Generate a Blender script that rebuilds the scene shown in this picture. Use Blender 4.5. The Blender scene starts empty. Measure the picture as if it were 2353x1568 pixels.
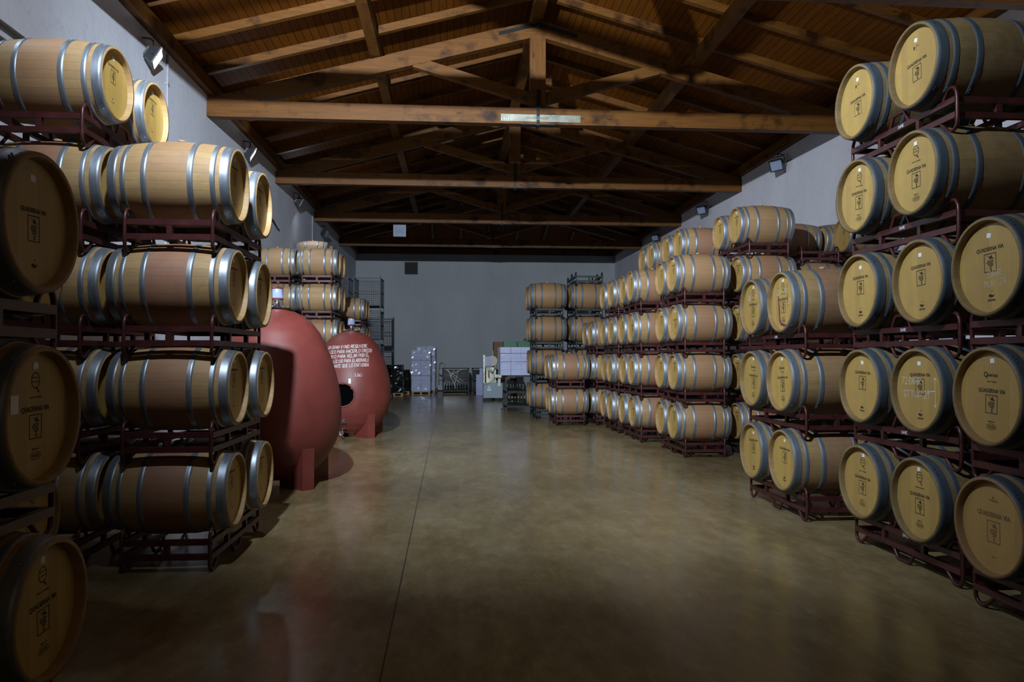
import bpy, math, random
from math import pi, sin, cos, sqrt, radians as R
from mathutils import Vector, Matrix
random.seed(11)
C = bpy.context.scene
COL = C.collection

# ------------------------------------------------------------------ camera, world, exposure
cam_d = bpy.data.cameras.new('camera'); cam = bpy.data.objects.new('camera', cam_d); COL.objects.link(cam)
cam_d.sensor_width = 36.0; cam_d.lens = 36.0 * 1713.5 / 2353
cam_d.clip_start = 0.05; cam_d.clip_end = 200
cam.location = (0, 0, 1.704); cam.rotation_euler = (pi / 2 + 0.0214, 0, -0.0785)
C.camera = cam
C.view_settings.view_transform = 'Standard'; C.view_settings.look = 'None'
C.view_settings.gamma = 1; C.view_settings.use_curve_mapping = False
C.view_settings.exposure = -0.25
C.cycles.diffuse_bounces = 2; C.cycles.max_bounces = 8
w = bpy.data.worlds.new('world'); C.world = w; w.use_nodes = True
w.node_tree.nodes['Background'].inputs[0].default_value = (0.02, 0.02, 0.02, 1)
w.node_tree.nodes['Background'].inputs[1].default_value = 0.0

def spot(name, loc, aim, power, color, size, blend=0.5, radius=0.09):
    l = bpy.data.lights.new(name, 'SPOT'); l.energy = power; l.color = color
    l.spot_size = R(size); l.spot_blend = blend; l.shadow_soft_size = radius
    o = bpy.data.objects.new(name, l); COL.objects.link(o); o.location = loc
    o.rotation_euler = (Vector(aim) - Vector(loc)).to_track_quat('-Z', 'Y').to_euler()
    return o
COOL = (0.76, 0.87, 1.0)
MAIN = (-1.4, 3.52, 6.02)
spot('truss_lamp_light', (-1.4, 3.60, 6.02), (1.1, 12.0, 4.2), 2450, COOL, 126, 0.75, 0.07)
spot('truss_lamp_side', (-1.4, 3.60, 6.02), (4.2, 7.2, 3.0), 1050, COOL, 84, 1.0, 0.07)
spot('truss_lamp_beam', (-1.4, 3.60, 6.02), (0.5, 20.0, 4.2), 9500, COOL, 80, 1.0, 0.07)
spot('rear_warm_fill', (2.6, -4.6, 6.1), (2.2, 3.0, 0.5), 90, (1.0, 0.62, 0.22), 150, 1.0, 0.25)  # added warm fill behind the camera; no lamp stands there
WALL_LAMPS = [0.9, 6.3, 11.7, 17.15, 22.47]
WALL_POWER = [0, 50, 170, 120, 90]
for yy, pw in zip(WALL_LAMPS, WALL_POWER):
    if pw: spot('wall_lamp_light', (-4.36, yy, 6.27), (1.6, yy - 0.5, 2.5), pw, COOL, 150, 0.6, 0.08)
    if pw: spot('wall_lamp_spill', (-4.36, yy, 6.33), (-2.6, yy - 1.6, 8.2), 34, COOL, 150, 0.8, 0.06)

# ------------------------------------------------------------------ mesh helpers
class MB:
    def __init__(s): s.v = []; s.f = []; s.sm = []; s.mi = []
    def add(s, vs, fs, smooth=False, mi=0):
        n = len(s.v); s.v += [tuple(p) for p in vs]
        for f in fs: s.f.append(tuple(i + n for i in f)); s.sm.append(smooth); s.mi.append(mi)
    def box(s, lo, hi, mi=0):
        x0, y0, z0 = lo; x1, y1, z1 = hi
        s.add([(x0,y0,z0),(x1,y0,z0),(x1,y1,z0),(x0,y1,z0),(x0,y0,z1),(x1,y0,z1),(x1,y1,z1),(x0,y1,z1)],
              [(0,3,2,1),(4,5,6,7),(0,1,5,4),(1,2,6,5),(2,3,7,6),(3,0,4,7)], mi=mi)
    def beam(s, p, q, w, h, up=(0,0,1), mi=0):
        p = Vector(p); q = Vector(q); d = (q - p).normalized(); u = Vector(up)
        a = d.cross(u).normalized() * (w / 2); b = a.cross(d).normalized() * (h / 2)
        s.add([p-a-b, p+a-b, p+a+b, p-a+b, q-a-b, q+a-b, q+a+b, q-a+b],
              [(0,1,2,3),(7,6,5,4),(0,4,5,1),(1,5,6,2),(2,6,7,3),(3,7,4,0)], mi=mi)
    def tube(s, pts, r, n=8, closed=False, mi=0):
        pts = [Vector(p) for p in pts]; m = len(pts); rings = []
        nrm = None
        for i, p in enumerate(pts):
            if closed: t = (pts[(i+1) % m] - pts[i-1]).normalized()
            else: t = (pts[min(i+1, m-1)] - pts[max(i-1, 0)]).normalized()
            if nrm is None:
                nrm = t.orthogonal().normalized()
            nrm = (nrm - t * nrm.dot(t)).normalized(); bi = t.cross(nrm)
            rings.append([p + nrm * (r * cos(2*pi*k/n)) + bi * (r * sin(2*pi*k/n)) for k in range(n)])
        vs = [v for ring in rings for v in ring]; fs = []
        for i in range(m if closed else m - 1):
            j = (i + 1) % m
            for k in range(n):
                l = (k + 1) % n
                fs.append((i*n+k, i*n+l, j*n+l, j*n+k))
        s.add(vs, fs, True, mi)
        if not closed:
            s.add(rings[0], [tuple(range(n))[::-1]], mi=mi); s.add(rings[-1], [tuple(range(n))], mi=mi)
    def lathe(s, prof, n=32, axis='z', at=(0,0,0), smooth=True, mi=0):
        """prof = [(axial, radius)...]; None breaks the smoothing"""
        seg = []; cur = []
        for q in prof:
            if q is None:
                seg.append(cur); cur = [cur[-1]]
            else: cur.append(q)
        seg.append(cur)
        for cu in seg:
            vs = []
            for (t, r) in cu:
                for k in range(n):
                    a = 2*pi*k/n; c_, s_ = r*cos(a), r*sin(a)
                    vs.append((at[0]+t, at[1]+c_, at[2]+s_) if axis == 'x' else ((at[0]+s_, at[1]+t, at[2]+c_) if axis == 'y' else (at[0]+c_, at[1]+s_, at[2]+t)))
            fs = []
            for i in range(len(cu)-1):
                for k in range(n):
                    l = (k+1) % n
                    fs.append((i*n+k, i*n+l, (i+1)*n+l, (i+1)*n+k))
            s.add(vs, fs, smooth, mi)
    def sphere(s, c, r, n=8, sc=(1,1,1), mi=0):
        m = n // 2; vs = []
        for i in range(m+1):
            t = pi*i/m
            for k in range(n):
                a = 2*pi*k/n
                vs.append((c[0]+sc[0]*r*sin(t)*cos(a), c[1]+sc[1]*r*sin(t)*sin(a), c[2]+sc[2]*r*cos(t)))
        s.add(vs, [(i*n+k, (i+1)*n+k, (i+1)*n+(k+1) % n, i*n+(k+1) % n) for i in range(m) for k in range(n)], True, mi)
    def mesh(s, name, *mats):
        me = bpy.data.meshes.new(name); me.from_pydata(s.v, [], s.f)
        me.polygons.foreach_set('use_smooth', s.sm); me.polygons.foreach_set('material_index', s.mi)
        for m in mats: me.materials.append(m)
        me.update(); return me

def link(name, me, parent=None, loc=None, rot=None, kind=None, label=None):
    o = bpy.data.objects.new(name, me); COL.objects.link(o)
    if parent is not None: o.parent = parent
    if loc is not None: o.location = loc
    if rot is not None: o.rotation_euler = rot
    if kind: o['kind'] = kind
    if label: o['label'] = label
    return o
def thing(name, label, cat, loc=(0,0,0), rotz=0, group=None):
    o = bpy.data.objects.new(name, None); COL.objects.link(o); o.empty_display_size = 0.1
    o.location = loc; o.rotation_euler = (0, 0, rotz); o['label'] = label; o['category'] = cat
    if group: o['group'] = group
    return o
def tag(o, label, cat, group=None):
    o['label'] = label; o['category'] = cat
    if group: o['group'] = group
    return o

# ------------------------------------------------------------------ materials
def mat(name, col, rough=0.5, metal=0.0, emit=None, estr=0):
    m = bpy.data.materials.new(name); m.use_nodes = True; b = m.node_tree.nodes['Principled BSDF']
    b.inputs['Base Color'].default_value = (*col, 1); b.inputs['Roughness'].default_value = rough
    b.inputs['Metallic'].default_value = metal
    if emit: b.inputs['Emission Color'].default_value = (*emit, 1); b.inputs['Emission Strength'].default_value = estr
    return m
class NT:
    def __init__(s, m): s.t = m.node_tree; s.b = s.t.nodes['Principled BSDF']
    def n(s, kind, **kw):
        nd = s.t.nodes.new('ShaderNode' + kind)
        for k, v in kw.items(): setattr(nd, k, v)
        return nd
    def l(s, a, b): s.t.links.new(a, b)
    def sock(s, inp, v):
        if hasattr(v, 'is_linked') or hasattr(v, 'links'): s.l(v, inp)
        else: inp.default_value = v
    def math(s, op, a, b=None, clamp=False):
        nd = s.n('Math', operation=op, use_clamp=clamp); s.sock(nd.inputs[0], a)
        if b is not None: s.sock(nd.inputs[1], b)
        return nd.outputs[0]
    def mix(s, f, a, b, mode='MIX'):
        nd = s.n('MixRGB', blend_type=mode); s.sock(nd.inputs[0], f)
        for i, v in ((1, a), (2, b)):
            if isinstance(v, tuple): nd.inputs[i].default_value = (*v, 1)
            else: s.l(v, nd.inputs[i])
        return nd.outputs[0]
    def ramp(s, f, stops):
        nd = s.n('ValToRGB'); s.l(f, nd.inputs[0]); e = nd.color_ramp.elements
        while len(e) < len(stops): e.new(0.5)
        for q, (p, c) in zip(e, stops): q.position = p; q.color = (*c, 1) if isinstance(c, tuple) else (c, c, c, 1)
        return nd.outputs[0]
    def noise(s, vec, scale, detail=4, rough=0.55):
        nd = s.n('TexNoise'); s.l(vec, nd.inputs['Vector']); nd.inputs['Scale'].default_value = scale
        nd.inputs['Detail'].default_value = detail; nd.inputs['Roughness'].default_value = rough
        return nd.outputs['Fac']
    def mapping(s, vec, scale=(1,1,1), loc=(0,0,0)):
        nd = s.n('Mapping'); s.l(vec, nd.inputs[0]); nd.inputs['Scale'].default_value = scale
        if hasattr(loc, 'links'): s.l(loc, nd.inputs['Location'])
        else: nd.inputs['Location'].default_value = loc
        return nd.outputs[0]
    def bump(s, h, strength=0.3, dist=0.01):
        nd = s.n('Bump'); s.l(h, nd.inputs['Height']); nd.inputs['Strength'].default_value = strength
        nd.inputs['Distance'].default_value = dist; s.l(nd.outputs[0], s.b.inputs['Normal'])

def m_staves():
    m = mat('oak_staves', (.5,.35,.18), .62); t = NT(m)
    tc = t.n('TexCoord'); oi = t.n('ObjectInfo'); sp = t.n('SeparateXYZ'); t.l(tc.outputs['Object'], sp.inputs[0])
    sc = t.n('SeparateColor'); t.l(oi.outputs['Color'], sc.inputs[0])
    stain, dirt, tone = sc.outputs[0], sc.outputs[1], sc.outputs[2]  # channel two: dirt, also light falloff painted into the green-racked barrels
    rnd = oi.outputs['Random']
    ang = t.math('ARCTAN2', sp.outputs[2], sp.outputs[1])
    a2 = t.math('ADD', t.math('MULTIPLY', ang, 31/(2*pi)), t.math('MULTIPLY', rnd, 37.0))
    idx = t.math('FLOOR', a2); fr = t.math('FRACT', a2)
    wn = t.n('TexWhiteNoise', noise_dimensions='2D'); cb = t.n('CombineXYZ'); t.l(idx, cb.inputs[0]); t.l(rnd, cb.inputs[1]); t.l(cb.outputs[0], wn.inputs[0])
    off = t.n('CombineXYZ'); t.l(t.math('MULTIPLY', rnd, 90.0), off.inputs[0])
    mp = t.mapping(tc.outputs['Object'], (1.2, 14, 14), off.outputs[0])
    g = t.noise(mp, 6, 6, .6)
    base = t.mix(g, (.34,.21,.082), (.51,.345,.145))
    base = t.mix(t.math('MULTIPLY', wn.outputs[0], 0.62), base, (.30,.17,.072))
    # toasting rings seen as soft bands along the length
    mp2 = t.mapping(tc.outputs['Object'], (9, 1.2, 1.2), off.outputs[0])
    band = t.noise(mp2, 2.2, 3, .6)
    base = t.mix(t.math('MULTIPLY', t.math('SUBTRACT', band, .42, True), .9), base, (.42,.24,.12))
    ax = t.math('ABSOLUTE', sp.outputs[0])
    cen = t.n('MapRange', interpolation_type='SMOOTHSTEP'); t.l(ax, cen.inputs[0]); cen.inputs[1].default_value = .17; cen.inputs[2].default_value = .15
    n3 = t.noise(t.mapping(tc.outputs['Object'], (5, 2, 2), off.outputs[0]), 2, 4)
    sf = t.math('MULTIPLY', t.math('MULTIPLY', cen.outputs[0], stain), t.math('ADD', n3, .35), True)
    base = t.mix(sf, base, (.31,.14,.09))
    n4 = t.noise(t.mapping(tc.outputs['Object'], (2, 2, 2), off.outputs[0]), 3, 5, .65)
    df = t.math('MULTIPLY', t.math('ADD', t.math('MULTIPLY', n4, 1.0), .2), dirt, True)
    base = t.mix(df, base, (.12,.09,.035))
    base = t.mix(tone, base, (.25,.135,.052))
    n6 = t.noise(t.mapping(tc.outputs['Object'], (3.2, 5, 5), off.outputs[0]), 2.4, 7, .7)
    base = t.mix(t.math('MULTIPLY', t.ramp(n6, [(.5, 0.0), (.72, 1.0)]), .45), base, (.20,.145,.10))
    n7 = t.noise(t.mapping(tc.outputs['Object'], (1.0, 40, 40), off.outputs[0]), 3, 5, .7)
    base = t.mix(t.math('MULTIPLY', t.ramp(n7, [(.5, 0.0), (.8, 1.0)]), .4), base, (.24,.15,.075))
    seam = t.math('GREATER_THAN', t.math('ABSOLUTE', t.math('SUBTRACT', fr, .5)), .48)
    base = t.mix(t.math('MULTIPLY', seam, .55), base, (.10,.055,.03))
    t.l(base, t.b.inputs['Base Color']); t.bump(g, .12, .004)
    return m
def m_head():
    m = mat('oak_head_boards', (.6,.45,.22), .5); t = NT(m)
    tc = t.n('TexCoord'); oi = t.n('ObjectInfo'); sp = t.n('SeparateXYZ'); t.l(tc.outputs['Object'], sp.inputs[0])
    sc = t.n('SeparateColor'); t.l(oi.outputs['Color'], sc.inputs[0]); rnd = oi.outputs['Random']
    a2 = t.math('ADD', t.math('MULTIPLY', sp.outputs[1], 13.0), t.math('MULTIPLY', rnd, 11.0))
    idx = t.math('FLOOR', a2); fr = t.math('FRACT', a2)
    wn = t.n('TexWhiteNoise', noise_dimensions='2D'); cb = t.n('CombineXYZ'); t.l(idx, cb.inputs[0]); t.l(rnd, cb.inputs[1]); t.l(cb.outputs[0], wn.inputs[0])
    off = t.n('CombineXYZ'); t.l(t.math('MULTIPLY', rnd, 70.0), off.inputs[2]); t.l(t.math('MULTIPLY', rnd, 30.0), off.inputs[1])
    g = t.noise(t.mapping(tc.outputs['Object'], (8, 26, 1.6), off.outputs[0]), 2.5, 7, .62)
    base = t.mix(g, (.44,.285,.066), (.62,.425,.112))
    base = t.mix(t.math('MULTIPLY', wn.outputs[0], .8), base, (.40,.25,.066))
    n4 = t.noise(t.mapping(tc.outputs['Object'], (3, 3, 3), off.outputs[0]), 2.6, 5, .6)
    base = t.mix(t.math('MULTIPLY', t.math('MULTIPLY', n4, .7), sc.outputs[1], True), base, (.30,.20,.075))
    base = t.mix(t.math('MULTIPLY', sc.outputs[2], .6), base, (.42,.24,.09))
    seam = t.math('GREATER_THAN', t.math('ABSOLUTE', t.math('SUBTRACT', fr, .5)), .49)
    base = t.mix(t.math('MULTIPLY', seam, .35), base, (.2,.12,.05))
    t.l(base, t.b.inputs['Base Color']); t.bump(g, .08, .003)
    return m
def m_hoop():
    m = mat('galvanised_hoop', (.45,.5,.55), .38, .85); t = NT(m)
    tc = t.n('TexCoord'); oi = t.n('ObjectInfo'); sc = t.n('SeparateColor'); t.l(oi.outputs['Color'], sc.inputs[0])
    off = t.n('CombineXYZ'); t.l(t.math('MULTIPLY', oi.outputs['Random'], 50.0), off.inputs[0])
    n = t.noise(t.mapping(tc.outputs['Object'], (6, 1.5, 1.5), off.outputs[0]), 5, 5, .6)
    clean = t.mix(n, (.18,.215,.26), (.37,.405,.45)); dirty_shade = t.mix(n, (.024,.037,.050), (.075,.10,.122))
    t.l(t.mix(sc.outputs[1], clean, dirty_shade), t.b.inputs['Base Color'])
    t.l(t.math('ADD', t.math('MULTIPLY', n, .25), t.math('ADD', .30, t.math('MULTIPLY', sc.outputs[1], .2))), t.b.inputs['Roughness'])
    t.l(t.math('SUBTRACT', .8, t.math('MULTIPLY', sc.outputs[1], .5)), t.b.inputs['Metallic'])
    return m
def m_noisy(name, c1, c2, scale, rough, metal=0, stretch=(1,1,1), bump=0, r2=None, coord='Object'):
    m = mat(name, c1, rough, metal); t = NT(m); tc = t.n('TexCoord')
    n = t.noise(t.mapping(tc.outputs[coord], stretch), scale, 6, .62)
    t.l(t.mix(t.ramp(n, [(.3, 0.0), (.7, 1.0)]), c1, c2), t.b.inputs['Base Color'])
    if r2: t.l(t.math('ADD', t.math('MULTIPLY', n, r2 - rough), rough), t.b.inputs['Roughness'])
    if bump: t.bump(n, bump, .01)
    return m
def m_beam(name, axis, c1=(.056,.018,.002), c2=(.205,.082,.012), rough=.55):
    """stained spruce with grain along one axis and darker knots"""
    m = mat(name, c1, rough); t = NT(m); t.b.inputs['Specular IOR Level'].default_value = .25; tc = t.n('TexCoord')
    s = [16, 16, 16]; s[axis] = 1.1
    g = t.noise(t.mapping(tc.outputs['Object'], tuple(s)), 1.6, 6, .6)
    k = t.noise(t.mapping(tc.outputs['Object'], (2.2, 2.2, 2.2)), 1.3, 3, .5)
    base = t.mix(g, c1, c2)
    base = t.mix(t.math('MULTIPLY', t.math('SUBTRACT', k, .54, True), 5.0, True), base, (c1[0]*.45, c1[1]*.45, c1[2]*.5))
    vo = t.n('TexVoronoi', feature='F1'); s2 = [5, 5, 5]; s2[axis] = 1.8
    t.l(t.mapping(tc.outputs['Object'], tuple(s2)), vo.inputs['Vector']); vo.inputs['Scale'].default_value = 1
    base = t.mix(t.math('MULTIPLY', t.math('LESS_THAN', vo.outputs['Distance'], .11), .7), base, (.03,.012,.006))
    t.l(base, t.b.inputs['Base Color']); t.bump(g, .12, .006)
    return m
def m_deck():
    m = mat('stained_ceiling_boards', (.2,.08,.03), .7); t = NT(m); t.b.inputs['Specular IOR Level'].default_value = .06; tc = t.n('TexCoord'); sp = t.n('SeparateXYZ'); t.l(tc.outputs['Object'], sp.inputs[0])
    def boards(s, mp):
        a2 = t.math('MULTIPLY', s, 7.2); idx = t.math('FLOOR', a2); fr = t.math('FRACT', a2)
        wn = t.n('TexWhiteNoise', noise_dimensions='1D'); t.l(idx, wn.inputs['W'])
        return wn.outputs[0], fr
    wv, fr = boards(sp.outputs[0], None)
    g = t.noise(t.mapping(tc.outputs['Object'], (18, .9, 18)), 1.5, 6, .6)
    base = t.mix(g, (.095,.0265,.002), (.21,.070,.006))
    base = t.mix(t.math('MULTIPLY', wv, .45), base, (.065,.020,.004))
    seam = t.math('GREATER_THAN', t.math('ABSOLUTE', t.math('SUBTRACT', fr, .5)), .46)
    base = t.mix(t.math('MULTIPLY', seam, .92), base, (.02,.008,.003))
    vo = t.n('TexVoronoi', feature='F1'); t.l(t.mapping(tc.outputs['Object'], (6, 1.6, 6)), vo.inputs['Vector']); vo.inputs['Scale'].default_value = 1
    base = t.mix(t.math('MULTIPLY', t.math('LESS_THAN', vo.outputs['Distance'], .09), .6), base, (.04,.015,.006))
    t.l(base, t.b.inputs['Base Color'])
    t.bump(seam, .3, -.004)
    return m
def m_floor():
    m = mat('polished_concrete', (.3,.25,.18), .3); t = NT(m); tc = t.n('TexCoord'); o = tc.outputs['Object']; sp = t.n('SeparateXYZ'); t.l(o, sp.inputs[0])
    n1 = t.noise(t.mapping(o, (1, .55, 1)), .55, 8, .62); n2 = t.noise(t.mapping(o, (1, .4, 1)), 2.1, 8, .7); n3 = t.noise(o, 14, 6, .7)
    base = t.mix(t.ramp(n1, [(.34, 0.0), (.64, 1.0)]), (.175,.124,.048), (.33,.248,.110))
    n5 = t.noise(t.mapping(o, (1.6, .7, 1)), 4.5, 9, .78)
    base = t.mix(t.math('MULTIPLY', t.ramp(n5, [(.36, 1.0), (.6, 0.0)]), .5), base, (.115,.080,.034))
    base = t.mix(t.math('MULTIPLY', t.ramp(n5, [(.55, 0.0), (.72, 1.0)]), .4), base, (.44,.355,.19))
    base = t.mix(t.math('MULTIPLY', t.ramp(n2, [(.44, 0.0), (.74, 1.0)]), .55), base, (.40,.33,.21))
    base = t.mix(t.math('MULTIPLY', t.ramp(n2, [(.15, 1.0), (.48, 0.0)]), .35), base, (.11,.085,.055))
    base = t.mix(t.math('MULTIPLY', n3, .22), base, (.16,.13,.09))
    # saw-cut joint running down the hall, and two across it
    jx = t.math('ABSOLUTE', t.math('ADD', sp.outputs[0], t.math('ADD', .355, t.math('MULTIPLY', sp.outputs[1], .0068))))
    jn = t.math('LESS_THAN', jx, .005)
    for yy in (12.9, 24.3):
        jn = t.math('MAXIMUM', jn, t.math('MULTIPLY', t.math('LESS_THAN', t.math('ABSOLUTE', t.math('SUBTRACT', sp.outputs[1], yy)), .004), .3))
    base = t.mix(t.math('MULTIPLY', jn, .85), base, (.025,.02,.015))
    t.l(base, t.b.inputs['Base Color'])
    t.l(t.math('ADD', t.math('MULTIPLY', n2, .20), .12), t.b.inputs['Roughness'])
    t.bump(n3, .03, .004); t.b.inputs['Specular IOR Level'].default_value = .42
    return m
def m_wall(name, c1, c2):
    m = mat(name, c1, .85); t = NT(m); tc = t.n('TexCoord'); o = tc.outputs['Object']
    n1 = t.noise(t.mapping(o, (1, 1, .55)), .7, 7, .6); n2 = t.noise(o, 9, 6, .65)
    base = t.mix(t.ramp(n1, [(.35, 0.0), (.65, 1.0)]), c1, c2)
    base = t.mix(t.math('MULTIPLY', t.ramp(n2, [(.3, 1.0), (.45, 0.0)]), .3), base, (c1[0]*.7, c1[1]*.7, c1[2]*.7))
    t.l(base, t.b.inputs['Base Color']); t.bump(n2, .25, .02)
    return m

M = dict(
 stave=m_staves(), head=m_head(), hoop=m_hoop(),
 rack=m_noisy('dark_red_painted_steel', (.045,.011,.011), (.088,.023,.022), 7, .38, .2, bump=.05),
 rackg=m_noisy('dark_green_painted_steel', (.006,.011,.010), (.014,.021,.019), 7, .5, .1),
 ink=mat('branded_black', (.018,.014,.010), .7), brown=mat('branded_brown', (.16,.085,.035), .7),
 chalk=mat('white_chalk', (.66,.66,.64), .8), faint=mat('faint_chalk', (.62,.58,.48), .8), sticker=mat('white_sticker', (.80,.82,.86), .4),
 bung=mat('pale_silicone_bung', (.36,.28,.18), .6), wine=m_noisy('dried_wine', (.10,.012,.05), (.20,.03,.09), 14, .45),
 white=mat('white_paint_mark', (.75,.78,.9), .6),
 egg=m_noisy('oxide_red_concrete', (.135,.024,.018), (.185,.038,.029), 2.2, .42, 0, bump=.04, r2=.6),
 steel=m_noisy('brushed_steel', (.5,.5,.5), (.7,.7,.7), 12, .22, 1.0), airlock=mat('blue_grey_plastic', (.22,.27,.40), .35),
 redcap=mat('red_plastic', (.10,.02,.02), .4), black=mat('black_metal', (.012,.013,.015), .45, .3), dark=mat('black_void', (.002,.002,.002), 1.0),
 beamx=m_beam('stained_beam_across', 0), beamy=m_beam('stained_beam_along', 1), beamz=m_beam('stained_beam_upright', 2),
 deck=m_deck(), floor=m_floor(), wall=m_wall('grey_white_plaster', (.56,.575,.645), (.67,.685,.745)), wallr=m_wall('white_plaster', (.66,.635,.685), (.75,.72,.77)),
 wallb=m_wall('end_plaster', (.40,.415,.43), (.46,.475,.49)),
 galv=m_noisy('galvanised_plate', (.22,.23,.19), (.48,.48,.38), 5, .4, .75), bolt=mat('dark_bolt', (.02,.02,.02), .5, .5),
 glass=mat('lit_lamp_glass', (.9,.95,1), .3, 0, (.72,.84,1.0), 55.0), glassoff=mat('lamp_glass', (.26,.31,.42), .8, .0),
 lampbody=mat('grey_lamp_housing', (.06,.06,.065), .4, .6),
 conduit=mat('grey_conduit', (.34,.34,.38), .5), wall_bar=mat('grey_brown_bar', (.10,.09,.075), .5),
 wire=mat('dark_steel_wire', (.010,.013,.019), .5, .2), carton=m_noisy('brown_carton', (.17,.10,.05), (.22,.13,.065), 3, .8),
 whitebox=m_noisy('white_cartons', (.36,.385,.60), (.48,.51,.74), 3, .5), film=None, lav=mat('pale_cartons', (.46,.45,.56), .5),
 pallet=m_noisy('pallet_wood', (.32,.21,.10), (.42,.29,.15), 4, .75, stretch=(1,6,6)),
 blackwrap=m_noisy('black_stretch_wrap', (.006,.007,.006), (.018,.02,.018), 3, .16, 0, bump=.6), crate=mat('green_plastic_crate', (.008,.085,.03), .45),
 bottle=mat('dark_green_glass', (.006,.012,.006), .06), capsule=mat('yellow_capsule', (.42,.34,.12), .4),
 machine=mat('painted_machine_grey', (.26,.33,.36), .4), cream=mat('cream_enamel', (.48,.47,.36), .4), hose=mat('pale_hose', (.5,.5,.42), .5),
 red=mat('red_extinguisher', (.35,.03,.02), .4), orange=mat('orange_tag', (.5,.1,.03), .5), tyre=mat('grey_rubber', (.06,.06,.06), .7),
)
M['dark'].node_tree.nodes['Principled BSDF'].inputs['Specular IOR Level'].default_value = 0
ff = mat('clear_stretch_film', (.80,.82,.95), .12); M['film'] = ff
ff.node_tree.nodes['Principled BSDF'].inputs['Alpha'].default_value = .22

# ------------------------------------------------------------------ setting
XL, XR, Y0, YB = -4.73, 8.03, -6.5, 36.64
XM = 1.67; SL = 0.272; HS = XR - XM
def zdeck(x): return 8.87 - SL * abs(x - XM)
me = MB(); me.box((XL-.2, Y0-.2, -.15), (XR+.2, YB+.2, 0)); o = link('floor', me.mesh('floor', M['floor']), kind='structure')
me = MB(); me.box((XL-.25, Y0, 0), (XL, YB, 7.02)); link('wall_left', me.mesh('wall_left', M['wall']), kind='structure')
me = MB(); me.box((XR, Y0, 0), (XR+.25, YB, 7.02)); link('wall_right', me.mesh('wall_right', M['wallr']), kind='structure')
me = MB(); me.box((XL-.25, YB, 0), (XR+.25, YB+.25, 7.02)); link('wall_back', me.mesh('wall_back', M['wallb']), kind='structure')
me = MB()
me.add([(XL-.25, Y0, 0), (XR+.25, Y0, 0), (XR+.25, Y0, 7.1), (XM, Y0, 8.95), (XL-.25, Y0, 7.1),
        (XL-.25, Y0-.2, 0), (XR+.25, Y0-.2, 0), (XR+.25, Y0-.2, 7.1), (XM, Y0-.2, 8.95), (XL-.25, Y0-.2, 7.1)],
       [(4,3,2,1,0), (5,6,7,8,9), (0,1,6,5), (1,2,7,6), (2,3,8,7), (3,4,9,8), (4,0,5,9)])
link('wall_front', me.mesh('wall_front', M['wallr']), kind='structure')
# hipped board ceiling
YH = YB - (XM - XL) * 1.0
me = MB(); th = .06
def deckslab(pts):
    n = len(pts); vs = [Vector(p) for p in pts] + [Vector(p) + Vector((0,0,th)) for p in pts]
    me.add(vs, [tuple(range(n))[::-1], tuple(range(n, 2*n))] + [(i, (i+1) % n, (i+1) % n + n, i + n) for i in range(n)])
e = .25
zl, zr = zdeck(XL-e), zdeck(XR+e)
deckslab([(XL-e, Y0-.2, zl), (XL-e, YB+e, zl), (XM, YH, 8.87), (XM, Y0-.2, 8.87)])
deckslab([(XR+e, YB+e, zr), (XR+e, Y0-.2, zr), (XM, Y0-.2, 8.87), (XM, YH, 8.87)])
deckslab([(XL-e, YB+e, zl), (XR+e, YB+e, zr), (XM, YH, 8.87)])
ceiling = link('ceiling', me.mesh('ceiling', M['deck']), kind='structure')
# rafters under the boards
k = 0
yy = 14.3 - 1.385 * 15
while yy < YB - .3:
    if yy > Y0 + .1:
        run = max(0.0, HS - (YB - yy)) if yy > YH else 0.0
        for s in (-1, 1):
            xe = (XL - .02) if s < 0 else (XR + .02); xi = XM + s * run
            if abs(xe - xi) < .4: continue
            m1 = MB(); m1.beam((xe, yy, zdeck(xe) - .075), (xi, yy, zdeck(xi) - .075), .11, .15)
            link('rafter', m1.mesh('rafter', M['beamx']), ceiling)
    yy += 1.385
for i in range(-4, 5):
    x = XM + i * 1.32; L = HS - abs(x - XM) - .25
    m1 = MB(); m1.beam((x, YB, zdeck(XR) - .075), (x, YB - L, zdeck(XR) + L * SL - .075), .11, .15)
    link('rafter', m1.mesh('rafter', M['beamy']), ceiling)
def along(name, x, z0, z1, w, y0, y1):
    m1 = MB(); m1.box((x - w/2, y0, z0), (x + w/2, y1, z1)); return m1.mesh(name, M['beamy'])
link('ridge_beam', along('ridge_beam', XM, 8.45, 8.76, .2, Y0, YH), ceiling)
link('purlin', along('purlin', XM - 3.2, 7.58, 7.80, .2, Y0, YB - 3.3), ceiling)
link('purlin', along('purlin', XM + 3.2, 7.58, 7.80, .2, Y0, YB - 3.3), ceiling)
link('wall_plate', along('wall_plate', XL + .07, 6.74, 6.98, .14, Y0, YB), ceiling)
link('wall_plate', along('wall_plate', XR - .07, 6.74, 6.98, .14, Y0, YB), ceiling)
m1 = MB(); m1.box((XL, YB - .14, 6.74), (XR, YB, 6.98)); link('wall_plate', m1.mesh('wall_plate', M['beamx']), ceiling)

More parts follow.
